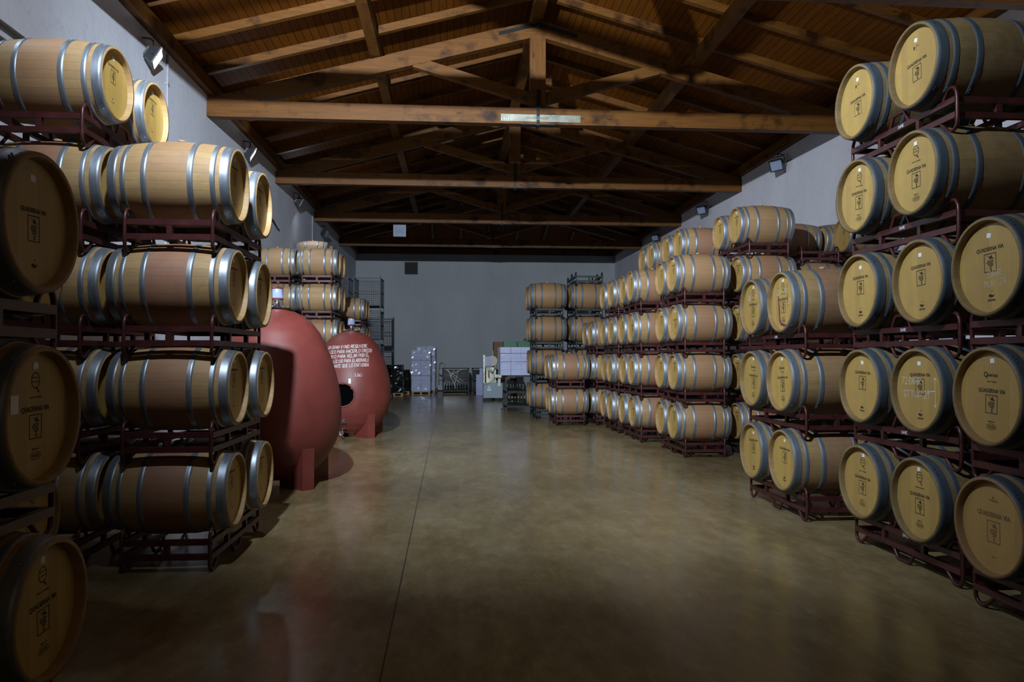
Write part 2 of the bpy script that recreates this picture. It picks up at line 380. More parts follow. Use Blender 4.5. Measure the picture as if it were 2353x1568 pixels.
TY = [14.73 + 5.54 * k for k in (-2, -1, 0, 1, 2, 3)]
TLAB = ['roof truss over the camera end, carrying the lit floodlight', 'roof truss cropped by the top edge, right end just showing',
        'nearest full roof truss with silver tie plate and black apex strap', 'second full roof truss back, behind the silver-plated one',
        'third full roof truss with a floodlight hanging from its tie beam', 'farthest roof truss, in front of the hipped ceiling end']
def make_truss():
    P = []
    def part(name, f, mt):
        b = MB(); f(b); P.append((name, b.mesh(name, mt)))
    part('tie_beam', lambda b: b.box((XL, -.10, 6.33), (XR, .10, 6.65)), M['beamx'])
    zt = lambda x: 8.43 - SL * abs(x - XM)
    for s in (-1, 1):
        xe = XL + .05 if s < 0 else XR - .05
        part('top_chord', lambda b: b.add([(xe, -.09, zt(xe)-.05), (XM, -.09, zt(XM)-.33), (XM, -.09, zt(XM)), (xe, -.09, zt(xe)),
             (xe, .09, zt(xe)-.05), (XM, .09, zt(XM)-.33), (XM, .09, zt(XM)), (xe, .09, zt(xe))] if 0 else
             [(xe, -.09, 6.64), (xe - s*.9, -.09, 6.655), (XM, -.09, zt(XM)-.33), (XM, -.09, zt(XM)), (xe, -.09, zt(xe)),
              (xe, .09, 6.64), (xe - s*.9, .09, 6.655), (XM, .09, zt(XM)-.33), (XM, .09, zt(XM)), (xe, .09, zt(xe))],
             [(0,1,2,3,4), (9,8,7,6,5), (0,5,6,1), (1,6,7,2), (2,7,8,3), (3,8,9,4), (4,9,5,0)]), M['beamx'])
        part('strut', lambda b: b.beam((XM + s*.12, 0, 6.85), (XM + s*2.45, 0, 7.52), .15, .21), M['beamx'])
    part('king_post', lambda b: b.box((XM-.155, -.095, 6.72), (XM+.155, .095, 8.12)), M['beamz'])
    return P
def truss_metal(P):
    def part(name, f, mt):
        b = MB(); f(b); P.append((name, b.mesh(name, mt)))
    def strap(b):
        for s in (-1, 1):
            b.add([(XM, -.105, 8.30), (XM + s*.78, -.105, 8.30 - SL*.78), (XM + s*.78, -.105, 8.37 - SL*.78), (XM, -.105, 8.37),
                   (XM, -.088, 8.30), (XM + s*.78, -.088, 8.30 - SL*.78), (XM + s*.78, -.088, 8.37 - SL*.78), (XM, -.088, 8.37)],
                  [(0,1,2,3), (7,6,5,4), (0,4,5,1), (1,5,6,2), (2,6,7,3), (3,7,4,0)])
            for k in range(5):
                x = XM + s*(.1 + .15*k); b.sphere((x, -.107, 8.335 - SL*abs(x-XM)), .012, 6)
    part('apex_strap', strap, M['black'])
    part('post_strap', lambda b: (b.box((XM-.03, -.118, 6.34), (XM+.03, -.096, 7.02)), b.box((XM-.03, -.118, 6.30), (XM+.03, .118, 6.33)), b.box((XM-.34, -.11, 6.315), (XM+.34, .05, 6.33))), M['black'])
    def plate(b):
        b.box((.93, -.114, 6.375), (2.52, -.100, 6.515))
        for z in (6.43, 6.455): b.box((1.42, -.1185, z), (1.88, -.1175, z+.006), mi=1)
        b.box((1.35, -.118, 6.41), (1.95, -.114, 6.48)); b.box((1.95, -.120, 6.375), (2.1, -.114, 6.515))
        for x0 in (.97, 2.3):
            for i in range(4):
                for j in range(3): b.sphere((x0 + i*.045, -.115, 6.40 + j*.045), .007, 6, mi=1)
    bb = MB(); plate(bb); P.append(('tie_plate', bb.mesh('tie_plate', M['galv'], M['bolt'])))
    return P
tp = make_truss(); tpm = truss_metal(list(tp))
for y, lab in zip(TY, TLAB):
    t = thing('roof_truss', lab, 'truss', (0, y, 0))
    for n, m_ in (tpm if abs(y - 14.73) < .1 else tp + [tpm[-3], tpm[-2]]): link(n, m_, t)

# ------------------------------------------------------------------ floodlights
def flood_meshes(lit):
    a = MB(); w_, h_, d_ = .17, .13, .07
    a.add([(-w_,0,-h_),(w_,0,-h_),(w_,0,h_),(-w_,0,h_),(-w_*.7,d_*2,-h_*.7),(w_*.7,d_*2,-h_*.7),(w_*.7,d_*2,h_*.7),(-w_*.7,d_*2,h_*.7)],
          [(3,2,1,0),(4,5,6,7),(0,1,5,4),(1,2,6,5),(2,3,7,6),(3,0,4,7)])
    for k in range(5): a.box((-.1 + k*.045, d_*2, -.07), (-.09 + k*.045, d_*2+.03, .07))
    a.box((-w_-.01, -.02, h_-.01), (w_+.01, 0, h_+.012)); a.box((-w_-.01, -.02, -h_-.012), (w_+.01, 0, -h_+.01))
    a.box((-w_-.012, -.02, -h_), (-w_+.006, 0, h_)); a.box((w_-.006, -.02, -h_), (w_+.012, 0, h_))
    g = MB(); g.box((-w_+.012, -.012, -h_+.014), (w_-.012, -.003, h_-.014))
    b = MB(); b.tube([(-w_-.02, .05, 0), (-w_-.02, .05, .17), (-w_+.04, .05, .21), (w_-.04, .05, .21), (w_+.02, .05, .17), (w_+.02, .05, 0)], .011, 6)
    b.tube([(0, .05, .21), (0, .05, .27), (0, .10, .29), (0, .30 if not lit else .2, .29)], .014, 6)
    return [('housing', a.mesh('housing', M['lampbody'])), ('glass', g.mesh('glass', M['glass'] if lit else M['glassoff'])), ('bracket', b.mesh('bracket', M['lampbody']))]
FL = flood_meshes(True); FO = flood_meshes(False)
def flood(loc, aim, parts, label, group):
    o = thing('floodlight', label, 'floodlight', loc, 0, group)
    d = Vector(aim) - Vector(loc); d.z = 0
    o.rotation_euler = (0, 0, math.atan2(d.y, d.x) + pi/2)
    tilt = .5
    for n, m_ in parts:
        c = link(n, m_, o)
        if n != 'bracket': c.rotation_euler = (tilt if parts is FL else .35, 0, 0)
    return o
WL = ['lit floodlight high on the left wall, out of frame', 'lit floodlight high on the left wall above the left front stack', 'nearest lit floodlight on the left wall, before the first full truss',
      'middle lit floodlight on the left wall, between first and second full trusses', 'farthest lit floodlight on the left wall, past the second full truss']
for i, y in enumerate(WALL_LAMPS):
    if i == 0: continue
    flood((XL + .2, y, 6.27), (XL + 6, y + 1.8, 6), FL, WL[i], 'floodlights on the left wall')
flood((XL + .2, 27.0, 6.1), (XL + 6, 26, 6), FO, 'small dark floodlight at the far end of the left wall', 'floodlights on the left wall')
for y, lb in ((17.27, 'nearest unlit floodlight under the roof on the right wall'), (22.71, 'second unlit floodlight along the right wall'), (28.1, 'third and farthest unlit floodlight on the right wall')):
    flood((XR - .30, y, 6.31), (XR - 6, y - 3, 6), FO, lb, 'floodlights on the right wall')
t = thing('floodlight', 'large grey floodlight hanging by wires from the third full truss', 'floodlight', (-1.84, TY[4] - .12, 6.03), 0)
def hung(t, parts, flip):
    for n, m_ in parts:
        if n == 'bracket': continue
        c = link(n, m_, t); c.scale = (1.18, 1, 1.4); c.rotation_euler = (.1, 0, pi if flip else 0)
    b = MB()
    for x in (-.2, -.08, .07, .15): b.tube([(x, 0.02, .16), (x*.8, .06, .34), (x*.9, .06, .62)], .006, 5)
    b.box((-.22, -.02, .17), (.22, .04, .205))
    link('bracket', b.mesh('bracket', M['black']), t)
    b = MB()
    for z in (-.05, .0, .05): b.box((-.11, -.03, z), (.15, -.022, z+.006))
    b.box((-.125, -.03, -.15), (-.117, -.022, .15)); link('guard', b.mesh('guard', M['lampbody']), t)
hung(t, FO, False)
t = thing('floodlight', 'lit floodlight hung from the truss over the camera end', 'floodlight', (-1.4, 3.45, 6.02), 0)
hung(t, FL, True)

# conduits, two dark bars and a loose cable on the left wall
b = MB(); b.tube([(XL+.02, 12.62, 6.7), (XL+.02, 12.62, 3.0)], .018, 8)
for z in (6.2, 5.2, 4.2): b.box((XL, 12.59, z), (XL+.04, 12.65, z+.03))
tag(link('conduit', b.mesh('conduit', M['conduit'])), 'thin vertical conduit on the left wall below the nearest lit floodlight', 'conduit')
b = MB(); b.tube([(XL+.02, 25.34, 6.7), (XL+.02, 25.34, 2.0)], .02, 8)
tag(link('conduit', b.mesh('conduit', M['conduit'])), 'thin vertical conduit far along the left wall, above the wire cages', 'conduit')
for z, y1, lb in ((5.17, 8.95, 'upper of two dark horizontal bars high on the left wall'), (5.0, 8.45, 'lower of two dark horizontal bars high on the left wall')):
    b = MB(); b.tube([(XL+.05, 4.5, z), (XL+.05, y1, z)], .028, 8)  # dark grey-brown horizontal tube on two brackets
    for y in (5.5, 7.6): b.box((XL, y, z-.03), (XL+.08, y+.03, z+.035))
    tag(link('wall_bar', b.mesh('wall_bar', M['wall_bar'])), lb, 'wall_bar', 'dark bars on the left wall')
b = MB(); b.tube([(XL+.02, 19.2, 5.55), (XL+.03, 19.6, 5.3), (XL+.04, 20.3, 5.15), (XL+.03, 20.6, 5.13), (XL+.03, 20.3, 5.17), (XL+.03, 19.8, 5.3)], .012, 6)
tag(link('cable', b.mesh('cable', M['black'])), 'loose dark cable loop dangling on the left wall behind the barrels', 'cable')

# ------------------------------------------------------------------ lettering
def text_polys(s, size, x, y, sx=1.0, spacing=1.0):
    cu = bpy.data.curves.new('t', 'FONT'); cu.body = s; cu.size = size; cu.align_x = 'CENTER'; cu.resolution_u = 2; cu.offset = size*.03; cu.space_character = spacing
    ob = bpy.data.objects.new('t', cu); COL.objects.link(ob)
    dg = bpy.context.evaluated_depsgraph_get(); me_ = bpy.data.meshes.new_from_object(ob.evaluated_get(dg))
    vs = [(v.co.x*sx + x, v.co.y + y) for v in me_.vertices]; fs = [tuple(p.vertices) for p in me_.polygons]
    bpy.data.objects.remove(ob); bpy.data.curves.remove(cu); bpy.data.meshes.remove(me_)
    return vs, fs
# stroke alphabet on a 0..4 by 0..6 grid
SF = {'A':['00 26 40','12 32'],'B':['00 06 36 45 44 33 03','33 42 41 30 00'],'C':['45 36 16 05 01 10 30 41'],'D':['00 06 26 44 42 20 00'],'E':['46 06 00 40','03 33'],
'F':['46 06 00','03 33'],'G':['45 36 16 05 01 10 30 42 22'],'H':['06 00','46 40','03 43'],'I':['26 20'],'J':['46 41 30 10 01'],'K':['06 00','46 03 40'],'L':['06 00 40'],
'M':['00 06 23 46 40'],'N':['00 06 40 46'],'O':['16 05 01 10 30 41 45 36 16'],'P':['00 06 36 45 44 33 03'],'Q':['16 05 01 10 30 41 45 36 16','22 4-'],'R':['00 06 36 45 44 33 03','23 40'],
'S':['45 36 16 05 04 13 33 42 41 30 10 01'],'T':['06 46','26 20'],'U':['06 01 10 30 41 46'],'V':['06 20 46'],'W':['06 10 23 30 46'],'X':['00 46','06 40'],'Y':['06 23 46','23 20'],'Z':['06 46 00 40'],
'1':['14 26 20'],'2':['05 16 36 45 44 00 40'],'4':['30 36 02 42'],'7':['06 46 10'],'.':['20 21'],'l':['26 20'],'a':['33 13 02 01 10 30 34'],'i':['24 20','26 2='],'>':['00']}
def strokes(s, size, x, y, wd=.9, jit=.04, lw=.09, rs=None):
    """ribbons as 2-D quads, left aligned at x; returns verts, faces, width"""
    rs = rs or random.Random(hash(len(s)*7+ord(s[0]))); vs = []; fs = []; cx = x; u = size / 6
    def P(q):
        a, b = q[0], q[1]; yv = {'-': -.8, '=': 5.7}.get(b)
        if yv is None: yv = int(b)
        return (int(a) + rs.uniform(-1, 1)*jit*4, yv + rs.uniform(-1, 1)*jit*4)
    for ch in s:
        if ch == ' ': cx += 3.2*u*wd; continue
        acc = ch in 'ÉÚÍ'; ch2 = {'É':'E','Ú':'U','Í':'I'}.get(ch, ch)
        lines = [[P(q) for q in ln.split()] for ln in SF[ch2]]
        if acc: lines.append([(2, 6.8), (3.2, 8)])
        for ln in lines:
            pts = [(cx + a*u*wd, y + b*u) for a, b in ln]
            for (ax, ay), (bx, by) in zip(pts, pts[1:]):
                dx, dy = bx-ax, by-ay; L = sqrt(dx*dx+dy*dy) or 1; nx, ny = -dy/L*size*lw/2, dx/L*size*lw/2; ex, ey = dx/L*size*lw/3, dy/L*size*lw/3
                n = len(vs); vs += [(ax-nx-ex, ay-ny-ey), (bx-nx+ex, by-ny+ey), (bx+nx+ex, by+ny+ey), (ax+nx-ex, ay+ny-ey)]; fs.append((n, n+1, n+2, n+3))
        cx += 5.4*u*wd
    return vs, fs, cx - x

def disc2(x, y, rx, ry, n=8): return [(x + rx*cos(2*pi*k/n), y + ry*sin(2*pi*k/n)) for k in range(n)], [tuple(range(n))]
def rect2(x0, y0, x1, y1): return [(x0,y0),(x1,y0),(x1,y1),(x0,y1)], [(0,1,2,3)]
def ring2(x, y, rx, ry, w, n=16):
    vs = [(x+rx*cos(2*pi*k/n), y+ry*sin(2*pi*k/n)) for k in range(n)] + [(x+(rx-w)*cos(2*pi*k/n), y+(ry-w)*sin(2*pi*k/n)) for k in range(n)]
    return vs, [(k, (k+1) % n, n+(k+1) % n, n+k) for k in range(n)]
def emblem(cx, cy, w, h):
    out = []; t_ = .0045
    out += [rect2(cx-w/2, cy-h/2, cx+w/2, cy-h/2+t_), rect2(cx-w/2, cy+h/2-t_, cx+w/2, cy+h/2), rect2(cx-w/2, cy-h/2, cx-w/2+t_, cy+h/2), rect2(cx+w/2-t_, cy-h/2, cx+w/2, cy+h/2)]
    # vine leaf and stem
    out.append(([(cx-.3*w, cy+.40*h), (cx+.02*w, cy+.33*h), (cx+.12*w, cy+.42*h), (cx+.16*w, cy+.30*h), (cx+.34*w, cy+.17*h), (cx+.12*w, cy+.2*h), (cx-.12*w, cy+.22*h), (cx-.02*w, cy+.29*h)], [(0,1,7), (1,2,3,7), (3,4,5,7), (5,6,7)]))
    for gx, gy in ((-.14,.09),(.05,.11),(.2,.08),(-.22,0),(-.04,.01),(.13,0),(-.12,-.09),(.05,-.08),(.18,-.1),(-.03,-.18),(.12,-.19),(.04,-.3),(.05,-.39)):
        out.append(disc2(cx+gx*w, cy+gy*h, .075*w, .042*h, 7))
    return out
def barrel_logo(cx, cy, s=1.0):
    o_ = [ring2(cx, cy, .027*s, .029*s, .0045), rect2(cx-.02*s, cy+.009*s, cx+.02*s, cy+.012*s), rect2(cx-.02*s, cy-.006*s, cx+.02*s, cy-.003*s)]
    o_.append(([(cx-.002, cy-.022*s), (cx+.006, cy-.022*s), (cx+.026*s, cy-.042*s), (cx+.018*s, cy-.044*s)], [(0,3,2,1)])); return o_
def swoosh(cx, cy):
    return [([(cx-.026, cy), (cx-.010, cy+.008), (cx+.004, cy+.004), (cx+.012, cy+.0), (cx+.026, cy+.006), (cx+.014, cy-.010), (cx-.008, cy-.012)], [(0,6,1), (1,6,2), (2,6,5,3), (3,5,4)]), rect2(cx-.001, cy+.022, cx+.012, cy+.026)]
def oval(cx, cy):
    return [ring2(cx, cy, .043, .018, .003)] + [rect2(cx+dx, cy-.008, cx+dx+.006, cy+.008) for dx in (-.026, -.014, -.002, .010, .022)] + [text_polys('Madera de', .012, cx, cy+.026)]
def head_print(kind, sc, mt):
    """printed marks on the barrel head, seen looking at the head from outside; sc scales to the head size"""
    T_ = lambda s_, z, cx=0: text_polys(s_, z, cx, 0, .95)
    Q = {'high': ([text_polys('QUADERNA VIA', .028, 0, .14, .95)] + emblem(0, .065, .088, .115), [], [text_polys('ı . ııı', .03, 0, -.155), disc2(.0, -.12, .006, .008)]),
     'mid': ([text_polys('QUADERNA VIA', .029, 0, .045, .95)] + emblem(0, -.025, .092, .115), [], swoosh(0, -.185)),
     'intona': ([text_polys('QUADERNA VIA', .0315, 0, .095, .95)] + emblem(0, .025, .098, .108), [], swoosh(0, -.165) + [text_polys('intona', .022, 0, -.198, 1.1)]),
     'logo': ([text_polys('QUADERNA VIA', .0315, 0, .020, .95)] + emblem(0, -.047, .098, .108), barrel_logo(0, .155, 1.25) + [text_polys('QUERCUS TONELERIA', .010, 0, .078)], oval(0, -.175)),
     'quercus': ([text_polys('QUADERNA VIA', .0315, 0, .022, .95)] + emblem(0, -.045, .098, .108), [text_polys('uercus', .030, .008, .115), text_polys('Q', .042, -.048, .112), text_polys('Osses Toneleria', .012, 0, .082)], oval(0, -.175)),
     'top': ([text_polys('QUADERNA VIA', .0315, 0, .020, .95)] + emblem(0, -.047, .098, .108), [([(-.03, .15), (-.008, .135), (-.03, .118)], [(0,2,1)]), rect2(-.004, .145, .02, .148), rect2(-.004, .136, .03, .139), rect2(.0, .11, .012, .114)], []),
     'brown': ([text_polys('QUADERNA VIA', .038, 0, .055, .95)] + emblem(0, -.03, .105, .125), [text_polys('e', .03, 0, .16), text_polys('TONELERIA', .014, 0, .145)], [text_polys('bodega', .012, 0, -.175)])}[kind]
    out = []
    for nm, L in zip(('brand_print', 'cooper_mark', 'foot_mark'), Q):
        if not L: continue
        b = MB()
        for vs, fs in L: b.add([(-.0008, -x*sc, y*sc) for x, y in vs], fs)
        out.append((nm, b.mesh(nm, mt)))
    return out
def chalk_mesh(lines, sc, extra=None):
    b = MB(); rs = random.Random(5)
    for s, size, x, y in lines:
        vs, fs, _ = strokes(s, size, x, y, .85, .05, .08, rs); b.add([(-.0014, -a*sc, c*sc) for a, c in vs], fs)
    for (ax, ay), (bx, by) in (extra or []):
        dx, dy = bx-ax, by-ay; L = sqrt(dx*dx+dy*dy); nx, ny = -dy/L*.0022, dx/L*.0022
        b.add([(-.0014, -q[0]*sc, q[1]*sc) for q in ((ax-nx, ay-ny), (bx-nx, by-ny), (bx+nx, by+ny), (ax+nx, ay+ny))], [(0,1,2,3)])
    return b

# ------------------------------------------------------------------ barrels
class BT: pass
def barrel_type(L, rb, rh, seg=44):
    T = BT(); h = L/2; T.rb, T.rh, T.L = rb, rh, L
    rad = lambda x: rh + (rb - rh) * (1 - (abs(x)/h)**2)
    T.rad = rad
    n = 20; outer = [(-h + L*i/n, rad(-h + L*i/n)) for i in range(n+1)]
    rec = .046; ri = rh - .024
    b = MB()
    prof = [(-h+rec+.006, ri-.004), (-h+.008, ri+.002), None, (-h, ri+.006), None] + outer + [None, (h, ri+.006), None, (h-.008, ri+.002), (h-rec-.006, ri-.004)]
    b.lathe(prof, seg, 'x'); T.body = b.mesh('staves', M['stave'])
    T.hx = -h + rec; T.heads = []
    b = MB(); nn = seg; b.add([(0, (ri+.001)*cos(2*pi*k/nn), (ri+.001)*sin(2*pi*k/nn)) for k in range(nn)] + [(.02, (ri+.001)*cos(2*pi*k/nn), (ri+.001)*sin(2*pi*k/nn)) for k in range(nn)],
                       [tuple(range(nn))[::-1], tuple(range(nn, 2*nn))])
    T.head = b.mesh('head', M['head'])
    k = L / .95; spans = [(.155, .200), (.325, .365), (.397, .470)]
    T.hoops = []
    for a, c in spans:
        for s in (-1, 1):
            a_, c_ = a*k, c*k; b = MB(); m_ = 3 if c-a > .05 else 2
            xs = [s*(a_ + (c_-a_)*i/m_) for i in range(m_+1)]
            if s < 0: xs = xs[::-1]
            pr = [(xs[0], rad(xs[0]) - .002), None] + [(x, rad(x) + .0028) for x in xs] + [None, (xs[-1], rad(xs[-1]) - .002)]
            b.lathe(pr, seg, 'x')
            xm = (xs[0]+xs[-1])/2
            for an in ((2.2, 2.26) if m_ == 2 else (2.2, 2.28, 2.36, -1.0)):
                b.sphere((xm + (random.uniform(-1,1)*.01), (rad(xm)+.003)*cos(an), (rad(xm)+.003)*sin(an)), .006, 6, (1,1,1))
            for an in (4.0, 4.06, 0.95, 1.02): b.sphere((xm, (rad(xm)+.003)*cos(an), (rad(xm)+.003)*sin(an)), .006, 6)
            T.hoops.append(b.mesh('hoop', M['hoop']))
    b = MB(); b.lathe([(0, .0), (.0, .028), (.018, .033), None, (.026, .032), (.026, 0)], 14, 'z', (0,0,rb-.004)); T.bung = b.mesh('bung', M['bung'])
    return T
TS = barrel_type(.95, .35, .303); TB = barrel_type(.98, .362, .322); TG = barrel_type(1.0, .378, .325)
PR = {}
def get_print(kind, T):
    key = (kind, T is TB)
    if key not in PR: PR[key] = head_print(kind, 1.0 if T is not TB else 1.13, M['brown'] if kind == 'brown' else M['ink'])
    return PR[key]
b = MB(); b.box((-.0012, -.019, -.015), (0, .019, .015)); STK = b.mesh('sticker', M['sticker'])
b = MB(); b.box((-.0014, -.028, -.04), (0, .028, .04)); PAPER = b.mesh('paper_sheet', M['sticker'])
RG = random.Random(3)
BARRELS = []
def words(s): return len(s.replace('-', '').split())
def barrel(T, xf, y, zc, side, look, place, stackgroup, kind='high', stain=.5, dirt=.1, tone=0., sticker=True, prnt=True, full=True, extra=None):
    """xf = X of the rim that faces the aisle; side=-1: that rim faces -X, +1: faces +X"""
    xc = xf + (T.L/2 if side < 0 else -T.L/2)
    lab = f'{look} barrel, {place}'
    o = thing('wine_barrel', lab, 'barrel', (xc, y, zc - T.rb), (0 if side < 0 else pi) + RG.uniform(-.012, .012), stackgroup)
    cl = (stain, dirt, tone, 1); up = (0, 0, T.rb); roll = RG.uniform(-.05, .05)
    c = link('staves', T.body, o, up, (roll, 0, 0)); c.color = cl
    heads = []
    for i, (hx, rz) in enumerate(((T.hx, 0), (-T.hx, pi))):
        h = link('head', T.head, o, (hx, 0, T.rb), (roll if i == 0 else -roll, 0, rz)); h.color = (stain, dirt, tone, 1); heads.append(h)
    for hm in T.hoops:
        c = link('hoop', hm, o, up, (roll, 0, 0)); c.color = cl
    link('bung', T.bung, o, up, (roll, 0, 0))
    if prnt:
        for nm, pm in get_print(kind, T): link(nm, pm, heads[0])
    if sticker:
        s = link('sticker', STK, heads[0], (-.0004, RG.uniform(-.01, .01), (.225 if kind in ('logo','quercus','high') else .2) * (T.rh/.31)), (RG.uniform(-.25, .25), 0, 0))
    if extra: extra(heads[0])
    BARRELS.append((o, lab)); return o

# ------------------------------------------------------------------ racks
def rack_parts(mt, xs=.335, L=.72):
    P = {}
    for s in (-1, 1):
        b = MB(); x = s*xs
        b.box((x-.02, -L, -.385), (x+.02, L, -.34)); b.box((x-.02, -L, -.50), (x+.02, L, -.455))
        for y in (-.27, .27): b.box((x-.018, y-.02, -.455), (x+.018, y+.02, -.385))
        P.setdefault('side_frame', []).append(b.mesh('side_frame', mt))
    for s in (-1, 1):
        b = MB(); y = s*(L-.02)
        b.box((-xs+.02, y-.02, -.385), (xs-.02, y+.02, -.34)); b.box((-xs+.02, y-.02, -.50), (xs-.02, y+.02, -.455)); b.box((-.022, y-.018, -.455), (.022, y+.018, -.385))
        P.setdefault('end_frame', []).append(b.mesh('end_frame', mt))
        for sx in (-1, 1):
            b = MB(); x = sx*(xs+.002)
            ys = [.56, .585, .62, .66, .695, .72, .725, .725, .72, .695, .66, .625, .585, .53]
            zs = [-.36, -.31, -.268, -.256, -.268, -.31, -.36, -.50, -.55, -.578, -.586, -.578, -.545, -.49]
            b.tube([(x, s*a*(L/.72), c) for a, c in zip(ys, zs)], .0145, 8); P.setdefault('corner_loop', []).append(b.mesh('corner_loop', mt))
    for sx in (-1, 1):
        x = sx*xs
        b = MB(); b.tube([(x, -.15, -.36), (x, -.125, -.33), (x, -.085, -.255), (x, -.065, -.242), (x, .065, -.242), (x, .085, -.255), (x, .125, -.33), (x, .15, -.36)], .0145, 8)
        P.setdefault('saddle', []).append(b.mesh('saddle', mt))
        b = MB(); b.tube([(x, -.16, -.485), (x, -.13, -.515), (x, -.09, -.575), (x, -.07, -.586), (x, .07, -.586), (x, .09, -.575), (x, .13, -.515), (x, .16, -.485)], .0145, 8)
        P.setdefault('foot', []).append(b.mesh('foot', mt))
    return [(n, m_) for n, l in P.items() for m_ in l]
RK = rack_parts(M['rack']); RKG = rack_parts(M['rackg'])
b = MB(); vs, fs, wdt = strokes('SAME', .022, 0, 0, 1, .03, .16, random.Random(2)); b.add([(0, -a, c) for a, c in vs], fs); SAMEM = b.mesh('stencil', M['white'])
def rack(parts, xc, yc, zc, lab, grp, sc=1.0, same=False, side=-1):
    o = thing('barrel_rack', lab, 'rack', (xc, yc, zc - .60*sc), 0, grp)
    sf = None
    for n, m_ in parts:
        c = link(n, m_, o, (0, 0, .60*sc)); c.scale = (sc, sc, sc)
        if n == 'side_frame' and sf is None: sf = c
    if same: link('stencil', SAMEM, sf, (-.357, -.02, -.375))
    return o

TIER = {1: 'bottom tier', 2: 'second tier up', 3: 'third tier up', 4: 'fourth tier up', 5: 'fifth tier up', 6: 'sixth tier up'}
P_ = .846; H1 = .60
LOOKS = [('pink-banded oak', .95, 0), ('pale oak', .15, 0), ('tan oak', .5, 0), ('pale streaked oak', .3, 0), ('wine-stained oak', 1.2, 0)]
def stack(desc, T, xf, side, ys, tiers, pitch=P_, h1=H1, kind='high', dirt=.1, racks=RK, sc=1.0, over=None, same=None, rk='dark red steel', skip=(), sticker=True, tone=0.):
    over = over or {}; same = same or {}
    grp = 'barrels of the ' + desc
    for t in tiers:
        zc = h1 + pitch*(t-1)
        for j, y in enumerate(ys):
            if (t, j) in skip: continue
            ov = over.get((t, j), {})
            lk = RG.choice(LOOKS); look = ov.get('look', lk[0]); stain = ov.get('stain', lk[1])
            pos = ('nearer' if j == 0 else 'farther') + ' one'
            if len(ys) == 1: pos = 'single one'
            barrel(T, xf + ov.get('dx', 0) + RG.uniform(-.02, .02), y + RG.uniform(-.008, .008), zc, side, look, f'{TIER[t]}, {pos}, {desc}', grp,
                   ov.get('kind', kind), stain, ov.get('dirt', dirt + RG.uniform(0, .12)), ov.get('tone', tone), ov.get('sticker', sticker), extra=ov.get('extra'))
        xc = xf + (T.L/2 if side < 0 else -T.L/2); yc = sum(ys)/len(ys) if len(ys) == 2 else ys[0]
        rack(racks, xc, yc, zc, f'{rk} rack under the {TIER[t].replace(" up","")} barrels, {desc}', 'racks of the ' + desc, sc, same.get(t, False), side)

def drip(b_):
    b = MB(); vs = [(-.135, .19), (-.118, .0), (-.112, -.10), (-.10, -.2), (-.06, -.245), (.02, -.262), (.09, -.25), (.02, -.235), (-.055, -.215), (-.075, -.17), (-.085, -.05), (-.10, .05), (-.118, .12)]
    b.add([(-.0006, -x, z) for x, z in vs], [(0,12,11,1), (1,11,10,2), (2,10,9,3), (3,9,8,4), (4,8,7,5), (5,7,6)])
    b.add([(-.0006, -x, z) for x, z in [(.10, .20), (.112, .19), (.118, .0), (.108, -.08), (.105, .05)]], [(0,4,3,2,1)])
    link('wine_stain', b.mesh('wine_stain', M['wine']), b_)
def chalk_words(h, ws, mt):
    for wd in ws:
        b = chalk_mesh([wd], 1.13); link('chalk_writing', b.mesh('chalk_writing', mt), h)
def chalk_qv(h): chalk_words(h, [('QV', .05, -.13, .075), ('TP2', .042, .02, .08), ('21', .05, .10, -.02)], M['chalk'])
def qv_stained(h): drip(h); chalk_qv(h)
def chalk_72(h):
    chalk_words(h, [('72', .046, -.20, .04), ('BARR', .044, -.118, .04), ('GT', .044, -.175, -.05), ('TINT', .042, -.098, -.05), ('21', .046, .042, -.052)], M['chalk'])
    b = chalk_mesh([], 1.13, [((0.160, .09), (0.160, -.11)), ((0.160, .09), (0.147, .07)), ((0.160, .09), (0.173, .07)), ((0.160, -.11), (0.149, -.09)), ((0.160, -.11), (0.172, -.09)), ((0.160, .0), (0.080, -.01)), ((0.080, -.01), (0.095, .004)), ((0.080, -.01), (0.100, -.022))])
    link('chalk_arrow', b.mesh('chalk_arrow', M['chalk']), h)
def chalk_mur(h): chalk_words(h, [('BARR', .036, -.02, -.06), ('MUR', .036, -.05, -.115), ('24', .036, .07, -.11)], M['faint'])
def paper(h): link('paper_sheet', PAPER, h, (-.001, .16, .06))

# right side, nearest the camera (dusty barrels)
D_ = 1.0
def half_stack():
    desc = 'right foreground stack'; ex = {3: ('chalk-marked oak', 'intona', chalk_mur, 0.), 2: ('amber-headed oak', 'quercus', None, .35), 1: ('brown-printed oak', 'brown', None, .7)}
    for t in (1, 2, 3):
        zc = H1 + P_*(t-1); lk, kd, exf, tn = ex[t]
        barrel(TB, 3.45, 4.60, zc, -1, lk, f'{TIER[t]}, {desc}', 'barrels of the ' + desc, kd, .3, D_, tn, kd != 'brown', extra=exf)
        barrel(TB, 3.45, 3.80, zc, -1, 'oak', f'{TIER[t]}, nearer one, {desc}', 'barrels of the ' + desc, 'intona', .3, D_, 0)
        rack(RK, 3.45 + .49, 4.20, zc, f'dark red steel rack under the {TIER[t].replace(" up","")} barrel, {desc}', 'racks of the ' + desc)
half_stack()
lg = lambda k, lk='dusty oak', **kw: dict(kind=k, look=lk, **kw)
stack('tall right foreground stack', TB, 3.57, -1, [5.52, 6.36], [1,2,3,4,5], dirt=D_, over={
    (5,0): lg('top', stain=.1), (5,1): lg('top', stain=.1), (4,0): lg('logo'), (4,1): lg('logo'), (3,0): lg('intona'), (3,1): lg('intona'),
    (2,0): lg('intona', 'oak 72 BARR chalked', extra=chalk_72), (2,1): lg('intona'), (1,0): lg('logo'), (1,1): lg('logo')}, same={2: True, 3: True, 4: True, 5: True, 1: True})
stack('tall right foreground stack, inner row', TB, 4.62, -1, [5.52, 6.36], [1,2,3,4], dirt=D_)
